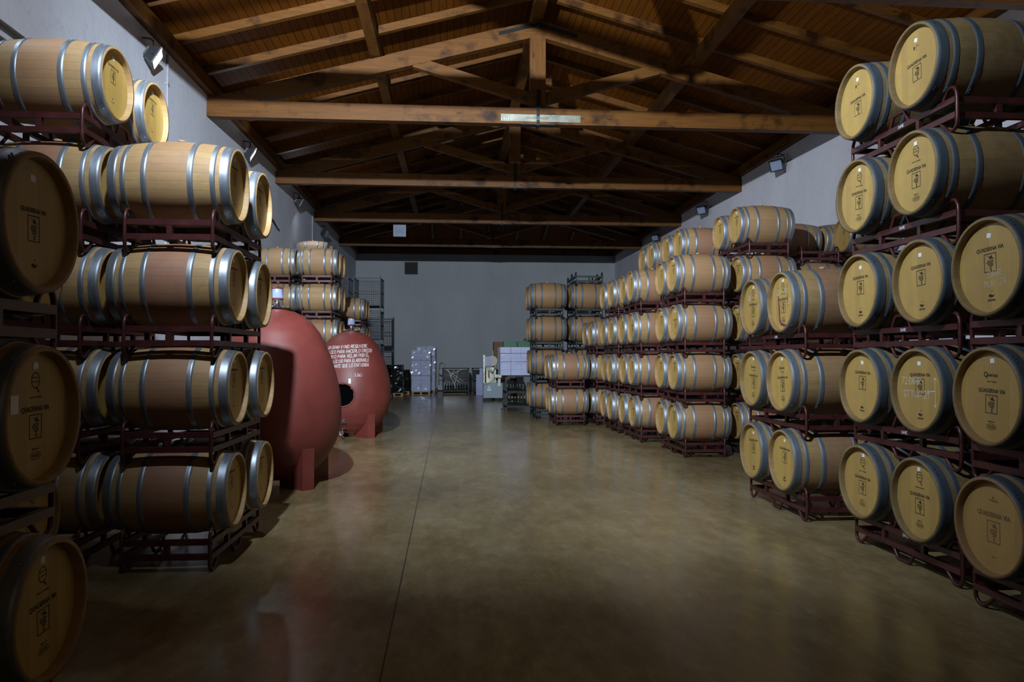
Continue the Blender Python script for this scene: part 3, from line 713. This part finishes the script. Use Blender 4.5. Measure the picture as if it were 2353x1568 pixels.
stack('low stack behind the tall right stack', TB, 3.48, -1, [7.76, 8.58], [1,2,3], dirt=.6, over={
    (3,0): lg('logo', 'wine-dripped chalked oak', extra=qv_stained, stain=1.0), (3,1): lg('logo', 'chalked oak', extra=chalk_qv), (2,0): lg('quercus', 'clean-headed oak'), (2,1): lg('quercus', 'clean-headed oak'),
    (1,0): lg('intona', stain=1.0), (1,1): lg('intona')}, same={3: True})
stack('low right stack, inner row', TB, 4.53, -1, [7.76, 8.58], [1,2,3], dirt=.6)
sm = dict(dirt=.12, tone=.35)
stack('first mid-right stack, aisle row', TS, 3.76, -1, [12.62, 13.44], [1,2,3,4], over={(4,0): lg('high','tan oak',stain=.45), (3,0): lg('mid','pink-banded oak',stain=.9), (2,0): lg('high','tan oak',stain=.6), (1,0): lg('high','pink-banded oak',stain=.85)}, **sm)
stack('first mid-right stack, inner row', TS, 4.86, -1, [12.55, 13.37], [1,2,3,4,5], over={(5,0): lg('high','tan oak',stain=.35), (4,0): lg('high','pink-banded oak',stain=.9)}, **sm)
stack('second mid-right stack, aisle row', TS, 3.58, -1, [14.87, 15.68], [1,2,3,4], over={(4,0): lg('high','pink-banded oak',stain=.9), (1,0): lg('mid','wine-stained oak',stain=1.3), (2,0): lg('high','wine-stained oak',stain=1.5), (3,0): lg('mid','pink-banded oak',stain=.9)}, **sm)
stack('second mid-right stack, inner row', TS, 4.52, -1, [14.80, 15.62], [1,2,3,4,5], over={(5,0): lg('high','wine-stained oak',stain=1.6)}, **sm)
stack('third mid-right stack, aisle row', TS, 3.52, -1, [16.62, 17.42], [1,2,3,4], **sm)
stack('third mid-right stack, inner row', TS, 4.46, -1, [16.60, 17.40], [1,2,3,4,5], **sm)
stack('rearmost row by right wall', TS, 7.03, -1, [13.02, 13.84], [1,2,3,4,5], pitch=.83, **sm)
stack('second row from right wall', TS, 6.0, -1, [13.02, 13.84], [1,2,3,4,5], pitch=.83, over={(5,1): lg('high','wine-stained oak',stain=1.6)}, skip=((5,0),), **sm)
stack('low far right stack, aisle row', TS, 2.42, -1, [18.62, 19.44], [1,2], over={(1,0): lg('mid','pink-banded oak',stain=.9), (2,0): lg('mid','wine-stained oak',stain=1.0)}, **sm)
stack('low far right stack, inner row', TS, 3.42, -1, [18.62, 19.44], [1,2,3], **sm)
gsm = dict(dirt=.75, tone=.9)  # far green-racked barrels painted darker for the weaker light reaching them
gr = dict(pitch=.914, h1=.648, racks=RKG, sc=1.08, rk='dark green steel')
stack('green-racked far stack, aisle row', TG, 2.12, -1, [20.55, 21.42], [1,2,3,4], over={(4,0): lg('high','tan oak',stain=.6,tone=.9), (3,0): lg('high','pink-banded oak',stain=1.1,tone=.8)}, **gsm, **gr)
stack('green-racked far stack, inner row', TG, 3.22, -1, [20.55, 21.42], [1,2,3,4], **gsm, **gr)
rack(RKG, 3.22 + .5, 20.98, .648 + .914*4, 'empty dark green rack on top of the green-racked far stack', 'racks of the green-racked far stack', 1.08)

# left side
def lrow(d, x, ys, tiers, **kw): stack(d, TS, x, 1, ys, tiers, **kw)
lrow('dark left foreground stack', -1.78, [2.62, 3.43], [1,2,3], dirt=.35, over={(3,1): lg('mid','shaded oak',stain=.2), (2,1): lg('logo','paper-tagged shaded oak',stain=.2,extra=paper), (1,1): lg('logo','shaded oak',stain=.2,dx=.022)})
lrow('inner left foreground stack', -2.83, [4.55, 5.33], [1,2,3], dirt=.2, kind='logo')
lrow('left stack before the eggs, aisle row', -1.775, [6.40, 7.22], [1,2,3,4], over={(4,0): lg('high','tan oak',stain=.35), (3,0): lg('high','pink-banded oak',stain=1.0), (2,0): lg('high','pink-banded oak',stain=.8), (1,0): lg('high','wine-stained oak',stain=1.1)}, dirt=.05)
lrow('left stack before the eggs, inner row', -2.80, [6.44, 7.26], [1,2,3,4,5], over={(5,0): lg('high','tan oak',stain=.5), (4,0): lg('high','pink-banded oak',stain=1.0)}, dirt=.05)
lrow('left stack before the eggs, wall row', -3.74, [6.44, 7.26], [1,2,3,4], dirt=.05)
lrow('left stack behind the eggs, aisle row', -2.76, [18.3, 19.1], [1,2,3,4,5], dirt=.1, tone=.2, over={(5,0): lg('high','white-hooped tan oak',stain=.4)})
lrow('left stack behind the eggs, wall row', -3.74, [18.3, 19.1], [1,2,3,4,5], dirt=.1, tone=.2)
lrow('last left stack, aisle row', -2.62, [22.7, 23.5], [1,2,3,4], dirt=.15, tone=.2)
lrow('last left stack, wall row', -3.72, [22.7, 23.5], [1,2,3,4,5,6], dirt=.25, tone=.2)

# ------------------------------------------------------------------ concrete egg tanks
PROF = [(.10,.42),(.18,.53),(.32,.665),(.54,.79),(.76,.848),(.95,.856),(1.16,.842),(1.39,.795),(1.62,.728),(1.82,.645),(1.98,.56),(2.10,.465),(2.19,.35),(2.25,.235)]
def erad(z):
    if z <= PROF[0][0]: return PROF[0][1]
    for i in range(len(PROF)-1):
        (a, ra), (c, rc) = PROF[i], PROF[i+1]
        if a <= z <= c:
            t_ = (z-a)/(c-a)
            p0 = PROF[max(i-1,0)][1]; p3 = PROF[min(i+2, len(PROF)-1)][1]
            m0 = (rc-p0)/2; m1 = (p3-ra)/2
            return (2*t_**3-3*t_**2+1)*ra + (t_**3-2*t_**2+t_)*m0 + (-2*t_**3+3*t_**2)*rc + (t_**3-t_**2)*m1
    return PROF[-1][1]
def egg(loc, rotz, label, sz=1.0, text=False):
    o = thing('egg_tank', label, 'egg tank', loc, rotz, 'red concrete egg tanks')
    hz, hr = .93, .245   # manhole centre height and radius, facing -Y
    b = MB(); n = 96; m_ = 90; grid = []
    for i in range(m_+1):
        z = .10 + (2.25-.10)*i/m_; r = erad(z)
        grid.append([(r*sin(2*pi*k/n), -r*cos(2*pi*k/n), z) for k in range(n)])
    vs = [p for row in grid for p in row]; fs = []
    for i in range(m_):
        for k in range(n):
            l = (k+1) % n; cx = (grid[i][k][0]+grid[i][l][0]+grid[i+1][k][0]+grid[i+1][l][0])/4; cz = (grid[i][k][2]+grid[i+1][k][2])/2; cy = grid[i][k][1]
            if cy < 0 and (cx**2 + (cz-hz)**2) < (hr-.012)**2: continue
            fs.append((i*n+k, i*n+l, (i+1)*n+l, (i+1)*n+k))
    b.add(vs, fs, True)
    b.lathe([(.10, .42), (.10, 0)], 48); b.lathe([(2.25, .235), None, (2.25, .18), None, (2.285, .18), None, (2.285, 0)], 48)
    body = link('body', b.mesh('body', M['egg']), o); body.scale = (1, 1, sz)
    b = MB(); pts = []
    for k in range(48):
        a = 2*pi*k/48; x = hr*cos(a); z = hz + hr*sin(a); r = erad(z); pts.append((x, -sqrt(max(r*r-x*x, 0)) - .002, z))
    b.tube(pts, .018, 8, closed=True); link('manhole_rim', b.mesh('manhole_rim', M['egg']), body)
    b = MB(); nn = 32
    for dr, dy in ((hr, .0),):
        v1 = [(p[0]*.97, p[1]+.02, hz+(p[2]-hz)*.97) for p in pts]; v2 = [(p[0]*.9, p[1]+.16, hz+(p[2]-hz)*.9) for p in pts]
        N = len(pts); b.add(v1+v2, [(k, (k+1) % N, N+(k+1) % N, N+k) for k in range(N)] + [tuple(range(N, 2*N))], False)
    link('manhole_shade', b.mesh('manhole_shade', M['dark']), body)  # black cup that paints in the darkness inside the open hatch
    for a in (pi/4, 3*pi/4, 5*pi/4, 7*pi/4):
        b = MB(); ca, sa = cos(a), sin(a)
        def q(r, t_, z): return (r*ca - t_*sa, r*sa + t_*ca, z)
        ro = .775; hw = .085; ztop = .80
        outer = [(0, ro), (.30, ro-.004), (.52, ro + .002), (ztop, .77)]; inner = [(0, .50), (.30, .50), (.52, .56), (ztop, .66)]
        vs = []
        for (z, r1), (_, r2) in zip(outer, inner): vs += [q(r1, -hw, z), q(r1, hw, z), q(r2, hw, z), q(r2, -hw, z)]
        fs = [(3,2,1,0)] + [(4*i+j, 4*i+(j+1) % 4, 4*i+4+(j+1) % 4, 4*i+4+j) for i in range(3) for j in range(4)] + [(12,13,14,15)]
        b.add(vs, fs); b.beam(q(.50, 0, .12), q(.26, 0, .12), .2, .24)
        link('leg', b.mesh('leg', M['egg']), o)
    b = MB(); z0 = 2.285*sz
    b.lathe([(z0, .205), None, (z0+.018, .21), None, (z0+.024, .15), (z0+.05, .06), None, (z0+.06, .03), (z0+.10, .03), None, (z0+.11, .04), (z0+.12, .04), (z0+.12, 0)], 32)
    for k in range(4):
        a = pi/4 + k*pi/2; b.box((cos(a)*.16-.02, sin(a)*.16-.02, z0), (cos(a)*.16+.02, sin(a)*.16+.02, z0+.04))
    b.tube([(.10, 0, z0+.03), (.19, -.02, z0+.05), (.24, -.02, z0+.02)], .008, 6)
    link('lid', b.mesh('lid', M['steel']), o)
    b = MB(); b.lathe([(z0+.11, .03), (z0+.13, .075), None, (z0+.145, .08), (z0+.145, .08), (z0+.27, .07)], 24); b.lathe([(z0+.27, .072), None, (z0+.28, .075), None, (z0+.295, .06), (z0+.30, .015), (z0+.325, .012), (z0+.325, 0)], 24, mi=1)
    b.lathe([(z0+.12, .078), (z0+.145, .082)], 24, mi=1)
    link('airlock', b.mesh('airlock', M['airlock'], M['redcap']), o)
    # plate, valve and outlet low on the front
    r = erad(.36)
    b = MB(); b.box((-.055, -r-.03, .33), (.055, -r+.06, .43)); b.sphere((0, -r-.04, .38), .025, 8); b.tube([(-.04, -r-.05, .36), (.05, -r-.06, .41)], .009, 6); link('sample_plate', b.mesh('sample_plate', M['steel']), o)
    b = MB(); b.tube([(-.03, -.30, .17), (-.04, -.55, .15), (-.05, -.66, .13)], .032, 10); b.lathe([(0, .05), (.03, .05)], 16, 'y', (-.05, -.69, .13)); b.lathe([(0, .05), (0, .0)], 16, 'y', (-.05, -.66, .13))
    b.tube([(-.045, -.62, .14), (-.045, -.62, .22)], .012, 6); b.tube([(-.045, -.62, .215), (.03, -.64, .225)], .012, 6); b.tube([(-.04, -.62, .1), (-.03, -.64, .04), (0, -.66, .035)], .014, 6)
    link('outlet_valve', b.mesh('outlet_valve', M['steel']), o)
    if text:
        b = MB(); rs = random.Random(9)
        lines = [('UN GRAN VINO REQUIERE', .065, 1.905, -0.42), ('UN LOCO PARA HACERLO CRECER', .065, 1.805, -0.47), ('UN SABIO PARA VELAR POR ÉL', .065, 1.705, -0.49),
                 ('UN POETA LÚCIDO PARA ELABORARLO', .065, 1.605, -0.52), ('UN AMANTE QUE LO ENTIENDA', .065, 1.505, -0.39), ('S.DaLi', .062, 1.30, .24)]
        lw_ = [.90, 1.08, 1.03, 1.05, .93, .17]
        for (s, size, z, u0), W in zip(lines, lw_):
            s = s.replace('L', 'L'); vs, fs, wd_ = strokes(s, size, 0, 0, .82, .05, .12, rs)
            kx = W / wd_
            # follow the curved wall
            out = []
            for x, y in vs:
                u = u0 + x*kx; zz = z + y + .02*sin(u*3); rr = erad(zz) + .0035; a = u / rr
                out.append((rr*sin(a), -rr*cos(a), zz))
            b.add(out, fs)
        link('chalk_writing', b.mesh('chalk_writing', M['chalk']), body)
        b = MB(); zz = 1.22; rr = erad(zz); b.box((.12, -rr-.004, zz-.05), (.17, -rr+.02, zz+.05)); link('white_tag', b.mesh('white_tag', M['sticker']), body)
    return o
egg((-2.38, 10.3, 0), -pi/2 - .02, 'nearer red concrete egg tank, half in shadow beside the left barrels', 1.03)
egg((-2.21, 16.4, 0), -.07, 'farther red concrete egg tank with white handwriting and open round hatch', .99, True)
if 0: pass

# ------------------------------------------------------------------ wire cages, pallets, bins and machine at the far end
def cage_mesh_parts(w, d, h):
    P = []
    b = MB(); p = .035
    for x in (0, w):
        for y in (0, d):
            b.box((x-p/2, y-p/2, .0), (x+p/2, y+p/2, h+.04))
    P.append(('corner_posts', b.mesh('corner_posts', M['wire'])))
    b = MB()
    for z in (.13, h*.55, h-.03):
        b.box((0, -.014, z-.014), (w, .014, z+.014)); b.box((0, d-.014, z-.014), (w, d+.014, z+.014)); b.box((-.014, 0, z-.014), (.014, d, z+.014)); b.box((w-.014, 0, z-.014), (w+.014, d, z+.014))
    b.box((0, 0, .10), (w, d, .13))
    P.append(('frame', b.mesh('frame', M['wire'])))
    def panel(nm, f):
        b = MB(); f(b); P.append((nm, b.mesh(nm, M['wire'])))
    g = .004
    def fb(y):
        def f(b):
            n = int(w/.07)
            for i in range(1, n): x = w*i/n; b.box((x-g, y-g, .13), (x+g, y+g, h-.03))
            for j in range(1, 12): z = .13 + (h-.16)*j/12; b.box((0, y-g, z-g), (w, y+g, z+g))
        return f
    def sd(x):
        def f(b):
            n = int(d/.07)
            for i in range(1, n): y = d*i/n; b.box((x-g, y-g, .13), (x+g, y+g, h-.03))
            for j in range(1, 12): z = .13 + (h-.16)*j/12; b.box((x-g, 0, z-g), (x+g, d, z+g))
        return f
    panel('mesh_panel', fb(0)); panel('mesh_panel', fb(d)); panel('mesh_panel', sd(0)); panel('mesh_panel', sd(w))
    return P
CP = cage_mesh_parts(.86, 1.15, 1.06)
TN = ['bottom', 'second', 'third', 'top']
for x0, ds in ((-3.28, 'right-hand'), (-4.34, 'left-hand')):
    for k in range(4):
        o = thing('wire_cage', f'empty dark wire cage pallet, {TN[k]} one of the {ds} cage stack', 'cage', (x0, 25.0, k*1.10), 0, 'stacked wire cages')
        for n, m_ in CP: link(n, m_, o)

def pallet_mesh(w, d, mt=None):
    b = MB()
    for y in (0, d/2-.05, d-.1):
        b.box((0, y, .10), (w, y+.1, .12)); b.box((0, y, 0), (w, y+.1, .02))
        for x in (0, w/2-.05, w-.1): b.box((x, y, .02), (x+.1, y+.1, .10))
    n = 7
    for i in range(n): x = (w-.09)*i/(n-1); b.box((x, 0, .12), (x+.09, d, .14))
    return b.mesh('pallet', M['pallet'])
def box_load(w, d, h, nx, ny, nz, mt):
    b = MB(); rs = random.Random(4)
    for k in range(nz):
        for i in range(nx):
            for j in range(ny):
                if 0 < i < nx-1 and 0 < j < ny-1 and k < nz-1: continue
                g = .004; ox, oy = rs.uniform(-.008, .008), rs.uniform(-.012, .012)
                b.box((w*i/nx+g+ox, d*j/ny+g+oy, h*k/nz+g*.5), (w*(i+1)/nx-g+ox, d*(j+1)/ny-g+oy, h*(k+1)/nz-g*.5))
    return b.mesh('cartons', mt)
def film_mesh(w, d, h):
    b = MB(); rs = random.Random(8); n = 9; m_ = 7
    e = .022
    vs = []; per = [(-e, -e), (w+e, -e), (w+e, d+e), (-e, d+e)]
    pts = []
    for s in range(4):
        (ax, ay), (bx, by) = per[s], per[(s+1) % 4]
        for i in range(n): pts.append((ax+(bx-ax)*i/n, ay+(by-ay)*i/n))
    N = len(pts)
    for k in range(m_*3+1):
        z = h*k/(m_*3)
        for (x, y) in pts: vs.append((x + rs.uniform(-.008, .008), y + rs.uniform(-.008, .008), z))
    b.add(vs, [(k*N+i, k*N+(i+1) % N, (k+1)*N+(i+1) % N, (k+1)*N+i) for k in range(m_*3) for i in range(N)], False)
    return b.mesh('stretch_film', M['film'])
def strap_mesh(w, d, zs):
    b = MB(); e = .026
    for z in zs:
        b.box((-e, -e, z), (w+e, -e+.004, z+.018)); b.box((w+e-.004, -e, z), (w+e, d+e, z+.018)); b.box((-e, -e, z), (-e+.004, d+e, z+.018))
    return b.mesh('strap', M['black'])
def wrapped_pallet(loc, w, d, h, nx, ny, nz, label, mt, zs):
    o = thing('wrapped_pallet', label, 'pallet of boxes', loc)
    link('pallet', pallet_mesh(w, d), o); link('cartons', box_load(w, d, h, nx, ny, nz, mt), o, (0, 0, .14)); link('stretch_film', film_mesh(w, d, h), o, (0, 0, .14)); link('strap', strap_mesh(w, d, zs), o)
    return o
wrapped_pallet((-1.88, 34.0, 0), .84, 1.15, 1.88, 2, 3, 11, 'tall film-wrapped pallet of white boxes, front one, by end wall', M['whitebox'], (.85, 1.55))
wrapped_pallet((-1.72, 35.35, 0), .86, 1.15, 2.06, 2, 3, 12, 'taller white box pallet standing behind the front wrapped pallet', M['whitebox'], (.9, 1.7))

# black wrapped loads behind the eggs
for x, y, w_, d_, h_, lb in ((-2.95, 32.6, .78, 1.1, 1.22, 'black-wrapped pallet load left of the white boxes, nearer one'), (-2.74, 34.3, .75, 1.0, .98, 'low black-wrapped pallet load against the end wall, farther one')):
    o = thing('wrapped_load', lb, 'pallet load', (x, y, 0)); link('pallet', pallet_mesh(w_, d_), o)
    b = MB(); rs = random.Random(int(x*10)); n = 10
    per = [(0,0),(w_,0),(w_,d_),(0,d_)]; pts = []
    for s in range(4):
        (ax, ay), (bx, by) = per[s], per[(s+1) % 4]
        for i in range(n): pts.append((ax+(bx-ax)*i/n, ay+(by-ay)*i/n))
    N = len(pts); vs = []
    for k in range(17):
        for (px_, py_) in pts: vs.append((px_ + rs.uniform(-.03, .03) - (.06*k/16)*(px_ > w_*.5), py_ + rs.uniform(-.03, .03), h_*k/16 + .14))
    b.add(vs, [(k*N+i, k*N+(i+1) % N, (k+1)*N+(i+1) % N, (k+1)*N+i) for k in range(16) for i in range(N)] + [tuple(range(16*N, 17*N))], False)
    link('wrap', b.mesh('wrap', M['blackwrap']), o)
# small yellow-brown pump by the egg
o = thing('hose_reel', 'small brassy hose fitting and dolly beside the farther egg tank', 'hose fitting', (-2.72, 30.0, 0))
b = MB(); b.box((-.25, 0, .12), (.3, .5, .18)); b.box((-.2, .05, .18), (-.12, .4, .5)); b.box((.1, .1, .18), (.2, .4, .42))
for x in (-.2, .25):
    for y in (.05, .45): b.lathe([(-.02, .06), (.02, .06)], 12, 'x', (x, y, .06)); b.lathe([(.02, .06), (.02, 0)], 12, 'x', (x, y, .06)); b.lathe([(-.02, 0), (-.02, .06)], 12, 'x', (x, y, .06))
link('dolly', b.mesh('dolly', M['tyre']), o)
b = MB(); b.tube([(0, .1, .42), (.05, .05, .62), (.18, .02, .66), (.24, .02, .56), (.2, .04, .45), (.1, .05, .42), (.04, .06, .5), (.1, .06, .58), (.18, .06, .52)], .022, 8); link('hose', b.mesh('hose', M['capsule']), o)

# hand truck leaning on the back wall
o = thing('hand_truck', 'light grey hand truck leaning by the wall right of the white boxes', 'hand truck', (-.72, 36.0, 0))
b = MB()
for x in (0, .32): b.tube([(x, -.12, .12), (x, .18, .85), (x+(.16-x)*.3, .36, 1.38)], .02, 8)
b.tube([(.05, .36, 1.38), (.16, .38, 1.47), (.27, .36, 1.38)], .02, 8)
for z, y in ((.35, -.02), (.65, .1), (.95, .22)): b.tube([(0, y, z), (.32, y, z)], .014, 6)
b.box((-.02, -.4, .02), (.36, -.1, .04)); link('frame', b.mesh('frame', M['cream']), o)
b = MB(); b.box((0, -.13, .12), (.32, -.1, .34)); link('toe_plate', b.mesh('toe_plate', M['machine']), o)
for x in (-.05, .37):
    b = MB(); b.lathe([(-.03, 0), (-.03, .1), None, (.03, .1), None, (.03, 0)], 16, 'x', (x, 0, .1)); link('wheel', b.mesh('wheel', M['tyre']), o)
b = MB(); b.sphere((.14, .14, .98), .13, 10, (1, .5, 1.3)); link('bag', b.mesh('bag', M['lav']), o)

# bottles
b = MB(); b.lathe([(0, 0), (0, .036), (.01, .038), (.19, .038), (.225, .016), (.29, .0145)], 10); b.lathe([(.245, .0165), (.30, .0165), None, (.30, 0)], 10, mi=1)
BOT = b.mesh('bottle', M['bottle'], M['black']); b2 = b
b = MB(); b.v = list(b2.v); b.f = list(b2.f); b.sm = list(b2.sm); b.mi = list(b2.mi); BOTY = b.mesh('bottle', M['bottle'], M['capsule'])
ORD = ['first', 'second', 'third', 'fourth', 'fifth', 'sixth', 'seventh', 'eighth', 'ninth', 'tenth']
def bottles(x0, x1, nx, ys, z, label, grp, yellow=False):
    for y in ys:
        for i in range(nx):
            tag(link('bottle', BOTY if yellow else BOT, None, (x0 + (x1-x0)*(i+.5)/nx, y, z)), f'{ORD[i]} dark bottle from the left, {label}', 'bottle', grp)
def bin_frame(o, w, d, h, shelves, mt):
    b = MB(); p = .05
    for x in (0, w-p):
        for y in (0, d-p): b.box((x, y, 0), (x+p, y+p, h))
    link('posts', b.mesh('posts', mt), o)
    b = MB()
    for z in shelves + [h-.05]:
        b.box((0, 0, z), (w, .04, z+.05)); b.box((0, d-.04, z), (w, d, z+.05)); b.box((0, 0, z), (.04, d, z+.05)); b.box((w-.04, 0, z), (w, d, z+.05))
    link('rails', b.mesh('rails', mt), o)
    for z in shelves:
        b = MB(); b.box((.02, .02, z+.01), (w-.02, d-.02, z+.03)); link('shelf', b.mesh('shelf', mt), o)
o = thing('bottle_bin', 'steel bottle bin right of the machine, carrying the white box load', 'bottle bin', (1.62, 23.3, 0), 0, 'steel bottle bins')
bin_frame(o, 1.12, 1.0, 1.13, [.13, .58], M['black'])
b = MB(); b.box((-.14, -.1, .05), (-.08, -.04, .1)); b.box((-.08, .1, .3), (-.02, .2, .36)); b.box((-.1, .0, .22), (0, .05, .27)); link('latch', b.mesh('latch', M['black']), o)
gl = 'bin under the white boxes'
bottles(1.70, 2.68, 10, (23.42,), .161, 'lower shelf of the ' + gl, 'dark bottles in the near bin, lower shelf', True)
bottles(1.70, 2.68, 10, (23.42,), .611, 'upper shelf of the ' + gl, 'dark bottles in the near bin, upper shelf')
o = thing('box_load', 'pale film-wrapped box load on top of the right-hand bottle bin', 'boxes', (1.47, 23.25, 1.13))
link('cartons', box_load(1.3, 1.05, .88, 4, 3, 5, M['whitebox']), o); link('stretch_film', film_mesh(1.3, 1.05, .88), o)
b = MB()
for z in (.42, .68): b.box((-.03, -.026, z), (1.33, -.022, z+.012))
link('strap', b.mesh('strap', M['redcap']), o)
for i, (x, lb) in enumerate(((1.58, 'left'), (2.02, 'right'))):
    b = MB(); b.box((x, 23.4, 2.015), (x+.42, 23.75, 2.03)); 
    for (a0, a1) in (((x, 23.4), (x+.42, 23.42)), ((x, 23.73), (x+.42, 23.75)), ((x, 23.42), (x+.02, 23.73)), ((x+.40, 23.42), (x+.42, 23.73))): b.box((a0[0], a0[1], 2.03), (a1[0], a1[1], 2.20))
    for k in range(6): b.box((x+.02+k*.07, 23.39, 2.03), (x+.035+k*.07, 23.40, 2.19))
    b.box((x-.01, 23.385, 2.185), (x+.43, 23.765, 2.205))
    tag(link('plastic_crate', b.mesh('plastic_crate', M['crate'])), f'{lb} green plastic crate on top of the pale box load', 'crate', 'green crates')
b = MB(); b.box((2.25, 23.45, 2.205), (2.6, 23.75, 2.29)); b.box((2.3, 23.5, 2.29), (2.5, 23.7, 2.31)); tag(link('plastic_tray', b.mesh('plastic_tray', M['black'])), 'small black tray on the right green crate', 'tray')
# brown cartons on a rack behind
o = thing('carton_stack', 'brown cartons stacked on a dark steel bin behind the pale box load', 'cartons', (1.62, 30.2, 0))
bin_frame(o, .95, .9, 1.5, [.12, .75], M['black'])
b = MB(); b.box((.02, .05, 1.5), (.9, .8, 2.32)); b.box((.0, .1, .80), (.9, .8, 1.2)); link('carton', b.mesh('carton', M['carton']), o)
b = MB(); b.tube([(-.02, -.08, 1.2), (-.02, -.08, 1.95)], .03, 8); link('tube', b.mesh('tube', M['steel']), o)
# bottle bins at the end wall with crossing silver straps
def far_bin(loc, w, lab, cross):
    o = thing('bottle_bin', lab, 'bottle bin', loc, 0, 'steel bottle bins'); bin_frame(o, w, .9, 1.2, [.14, .66], M['wire'])
    b = MB(); b.box((0.02, .5, .2), (w-.02, .86, 1.1)); link('load', b.mesh('load', M['blackwrap']), o)
    if cross:
        b = MB()
        for (x0, z0, x1, z1) in ((.12, 1.15, .78, .6), (.2, 1.15, .5, .3), (.45, 1.13, .3, .75), (.75, 1.16, .25, .85), (.6, 1.1, .45, .4), (.25, 1.0, .62, .55)):
            b.beam((x0*w/1, -.012, z0), (x1*w, -.012, z1), .008, .02, (0, 1, 0))
        link('strap', b.mesh('strap', M['galv']), o)
    return o
far_bin((-.5, 34.0, 0), 1.22, 'steel bottle bin with crossed silver straps against the end wall', True)
bottles(-.42, .66, 9, (34.12,), .171, 'foot of the silver-strapped end-wall bin', 'dark bottles in the strapped bin')
b = MB(); b.box((-.42, 33.94, .02), (.6, 33.98, .05)); tag(link('wooden_batten', b.mesh('wooden_batten', M['pallet'])), 'pale wooden batten under the silver-strapped bottle bin', 'batten')
far_bin((.86, 34.1, 0), .9, 'steel bin partly hidden behind the grey machine', False)
for k, (x, z0, z1) in enumerate(((1.02, .25, .92), (1.17, .5, 1.2))):
    b = MB(); b.box((x, 33.4, 0 if k == 0 else 0), (x+.15, 33.75, z1)); b.box((x+.02, 33.39, z1-.2), (x+.13, 33.40, z1-.1))
    tag(link('white_carton', b.mesh('white_carton', M['whitebox'])), ('shorter' if k == 0 else 'taller') + ' narrow white carton left of the grey machine', 'carton', 'narrow white cartons')
# grey machine on castors
o = thing('labelling_machine', 'grey cabinet machine on castors with white control box and hoses', 'machine', (1.16, 28.8, 0))
b = MB(); b.box((.0, 0, .12), (.74, .6, .70)); b.box((.02, -.01, .14), (.72, 0, .68)); link('cabinet', b.mesh('cabinet', M['machine']), o)
b = MB(); b.box((.0, .1, .70), (.06, .16, 1.78)); b.box((.12, .3, .7), (.5, .36, 1.3)); link('mast', b.mesh('mast', M['galv']), o)
b = MB(); b.box((.05, -.05, 1.36), (.27, .2, 1.72)); link('control_box', b.mesh('control_box', M['whitebox']), o)
b = MB(); b.lathe([(0, 0), (0, .2), None, (.22, .2), None, (.22, 0)], 28, 'y', (.34, .0, 1.55)); link('drum', b.mesh('drum', M['cream']), o)
b = MB()
for k in range(4): b.tube([(.1+.05*k, .0, 1.36), (.16+.06*k, -.05, 1.22-.03*k), (.34, -.05, 1.16-.02*k), (.46, .0, 1.3+.03*k), (.5, .05, 1.5)], .012, 6)
b.tube([(.0, -.05, .62), (.2, -.08, .70), (.4, -.04, .85), (.42, .0, 1.05)], .014, 6); link('hose', b.mesh('hose', M['hose']), o)
b = MB(); b.box((.17, -.06, .94), (.22, -.03, 1.14)); link('tag', b.mesh('tag', M['orange']), o)
b = MB(); b.box((.56, -.04, .58), (.66, .05, .86)); b.box((.42, .1, .9), (.7, .3, 1.02)); b.box((.62, .1, 1.0), (.66, .14, 1.35)); link('bracket', b.mesh('bracket', M['galv']), o)
b = MB(); b.lathe([(0, .0), (0, .045), None, (.03, .045), None, (.03, 0)], 16, 'y', (.22, -.045, .54)); b.box((.14, -.03, .40), (.3, -.012, .48)); link('knob', b.mesh('knob', M['sticker'] if 0 else M['white']), o)
for x in (.05, .68):
    for y in (.06, .5):
        b = MB(); b.lathe([(-.02, 0), (-.02, .05), None, (.02, .05), None, (.02, 0)], 12, 'x', (x, y, .05)); b.box((x-.03, y-.03, .09), (x+.03, y+.03, .125)); link('castor', b.mesh('castor', M['tyre']), o)
